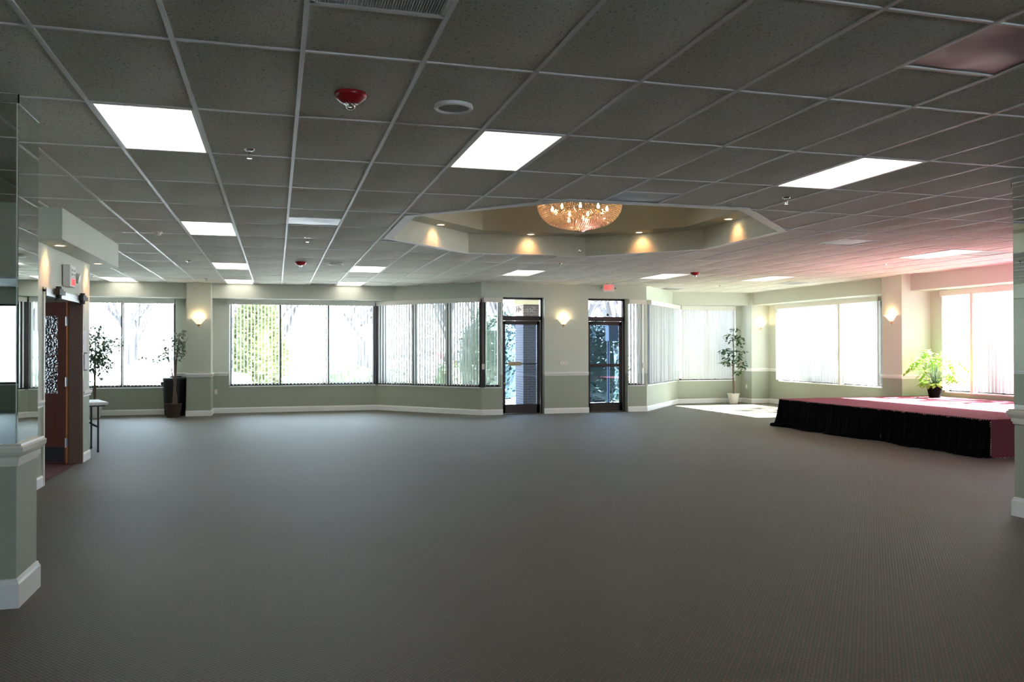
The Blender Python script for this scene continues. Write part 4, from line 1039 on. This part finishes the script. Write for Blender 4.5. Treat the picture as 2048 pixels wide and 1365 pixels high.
for n_, (x_, y_, h_) in enumerate(((-9, 58, 9), (0.5, 60, 9), (5.5, 57, 10), (12.5, 60, 11), (17, 56, 11), (21, 50, 10))):
    bare(['hazy bare tree far behind the pale building', 'hazy bare tree behind the conifer', 'hazy bare tree far behind the middle pane', 'hazy bare tree far behind the first angled pane',
          'hazy bare tree far behind the second angled pane', 'hazy bare tree far behind the left glass door'][n_], x_, y_, h_, .26, 40 + n_, 4)
# sun-side trees that dapple the right windows
def shade_tree(label, x, y, z, R, n, L=.26):
    t = thing('leafy_tree', label, 'tree', (x, y, -.12)); q = MB()
    for _ in range(n):
        p = Vector((random.gauss(0, .5), random.gauss(0, .5), random.gauss(0, .5)))
        q.leaf((p.x * R[0], p.y * R[1], z + p.z * R[2]), (random.uniform(-1, 1), random.uniform(-1, 1), random.uniform(-1, .4)), L * random.uniform(.7, 1.3), L * .33)
    q.build('foliage', M['hedge'], t)
    q = MB(); q.tube([(0, 0, 0), (.1, 0, z * .5), (0, 0, z)], [.14, .11, .05], 8)
    for k in range(7):
        a = 2 * PI * k / 7; q.tube([(0, 0, z * .75), (math.cos(a) * R[0] * .5, math.sin(a) * R[1] * .5, z + .2)], [.04, .015], 5)
    q.build('trunk', M['bark'], t)
shade_tree('leafy tree outside the side window left of the stage column', 20.5, 17.0, 6.9, (1.5, 1.1, .95), 420)
shade_tree('leafy tree outside the window behind the stage', 20.8, 11.7, 7.0, (1.5, 1.4, 1.0), 520)

# cars
def car(label, x, y, rz, mat, sc=1.0):
    t = thing('car', label, 'car', (x, y, -.15), rz); W = .86
    prof = [(-2.2, .35), (-2.25, .62), (-2.1, .86), (-1.45, .95), (-.75, 1.42), (.55, 1.46), (1.35, 1.0), (2.15, .86), (2.28, .60), (2.2, .33)]
    q = MB(); vs = []
    for yy, sh in ((-W, 1), (-W * .99, 1), (W * .99, 1), (W, 1)):
        pass
    nP = len(prof)
    for yy in (-W, W):
        for (px, pz) in prof: vs.append((px, yy * (.80 if pz > 1.1 else 1.0), pz))
    q.add(vs, [(i, i + 1, nP + i + 1, nP + i) for i in range(nP - 1)] + [(nP - 1, 0, nP, 2 * nP - 1), tuple(range(nP)), tuple(range(nP, 2 * nP))[::-1]])
    b = q.build('body', M[mat], t)
    q = MB()
    for s in (-1, 1): q.add([(-1.25, s * (W * .97 + .01), .98), (-.70, s * (W * .81 + .012), 1.38), (.50, s * (W * .81 + .012), 1.41), (1.15, s * (W * .97 + .01), 1.0)], [(0, 1, 2, 3)])
    q.add([(-1.40, -W * .9, .985), (-1.40, W * .9, .985), (-.80, W * .76, 1.405), (-.80, -W * .76, 1.405)], [(0, 1, 2, 3)])
    q.add([(1.30, -W * .9, 1.04), (1.30, W * .9, 1.04), (.62, W * .76, 1.445), (.62, -W * .76, 1.445)], [(0, 1, 2, 3)])
    q.build('window_glass', M['carg'], t)
    for a in (-1.38, 1.40):
        for s in (-1, 1):
            q = MB(); q.tube([(a, s * (W - .16), .32), (a, s * (W + .02), .32)], .32, 20); w = q.build('wheel', M['tyre'], t)
            q = MB(); q.tube([(a, s * (W + .015), .32), (a, s * (W + .03), .32)], .19, 14); q.build('hubcap', M['steel'], w)
    return t
car('white car cut by the left edge of the wide far window', -3.1, 27.6, math.radians(12), 'carw')
car('white car parked outside the angled bay window', 5.7, 36.0, math.radians(4), 'carw')
car('red car far outside the third bay pane', 7.6, 44.5, math.radians(8), 'carr')
# buildings
b_ = thing('building', 'large white neighbouring building with a sloped roof at the left window', 'building', (-16, 62, -.15))
q = MB(); q.box(-12, 7.2, 0, 14, 0, 3.3); q.build('wall', M['stucco'], b_)
q = MB(); q.add([(-12.4, -.6, 3.2), (7.9, -.6, 3.2), (7.9, 14.6, 3.2), (-12.4, 14.6, 3.2), (-12.4, 7, 5.4), (4.5, 7, 5.4)], [(0, 1, 5, 4), (1, 2, 5), (2, 3, 4, 5), (3, 0, 4), (0, 3, 2, 1)]); q.build('roof', M['stucco'], b_)
b_ = thing('building', 'low white building far behind the middle window', 'building', (8, 75, -.15))
q = MB(); q.box(-7, 9, 0, 10, 0, 2.6); q.build('wall', M['stucco'], b_)
q = MB(); q.add([(-7.5, -.6, 2.6), (9.5, -.6, 2.6), (9.5, 10.6, 2.6), (-7.5, 10.6, 2.6), (-4.5, 5, 4.2), (6.5, 5, 4.2)], [(0, 1, 5, 4), (1, 2, 5), (2, 3, 4, 5), (3, 0, 4), (0, 3, 2, 1)]); q.build('roof', M['roofm'], b_)
t = thing('lamp_post', 'pale blue grey light pole seen through the left alcove window', 'lamp post', (-5.45, 35, -.15))
q = MB(); q.tube([(-.18, 0, 0), (-.1, 0, 2), (0, 0, 4.2), (0, 0, 6)], [.09, .085, .07, .06], 10); q.build('pole', M['postm'], t)
q = MB(); q.box(-.1, .6, -.1, .1, 5.95, 6.1); q.build('lamp_head', M['postm'], t)

# ------------------------------------------------------------------ light
W = bpy.data.worlds.new('world'); SC.world = W; W.use_nodes = True
nt = W.node_tree; bg = nt.nodes['Background']; bg.inputs[0].default_value = (.70, .85, 1.0, 1); bg.inputs[1].default_value = 10.2
sd = bpy.data.lights.new('sun', 'SUN'); sd.energy = 175; sd.angle = math.radians(.6); sd.color = (.97, .985, 1)
so = bpy.data.objects.new('sun', sd); COL.objects.link(so); so.rotation_euler = Vector((-3.13, .27, -2.58)).to_track_quat('-Z', 'Y').to_euler()
SC.view_settings.view_transform = 'Standard'; SC.view_settings.look = 'None'; SC.view_settings.gamma = 1; SC.view_settings.exposure = 0.68
SC.view_settings.use_curve_mapping = False
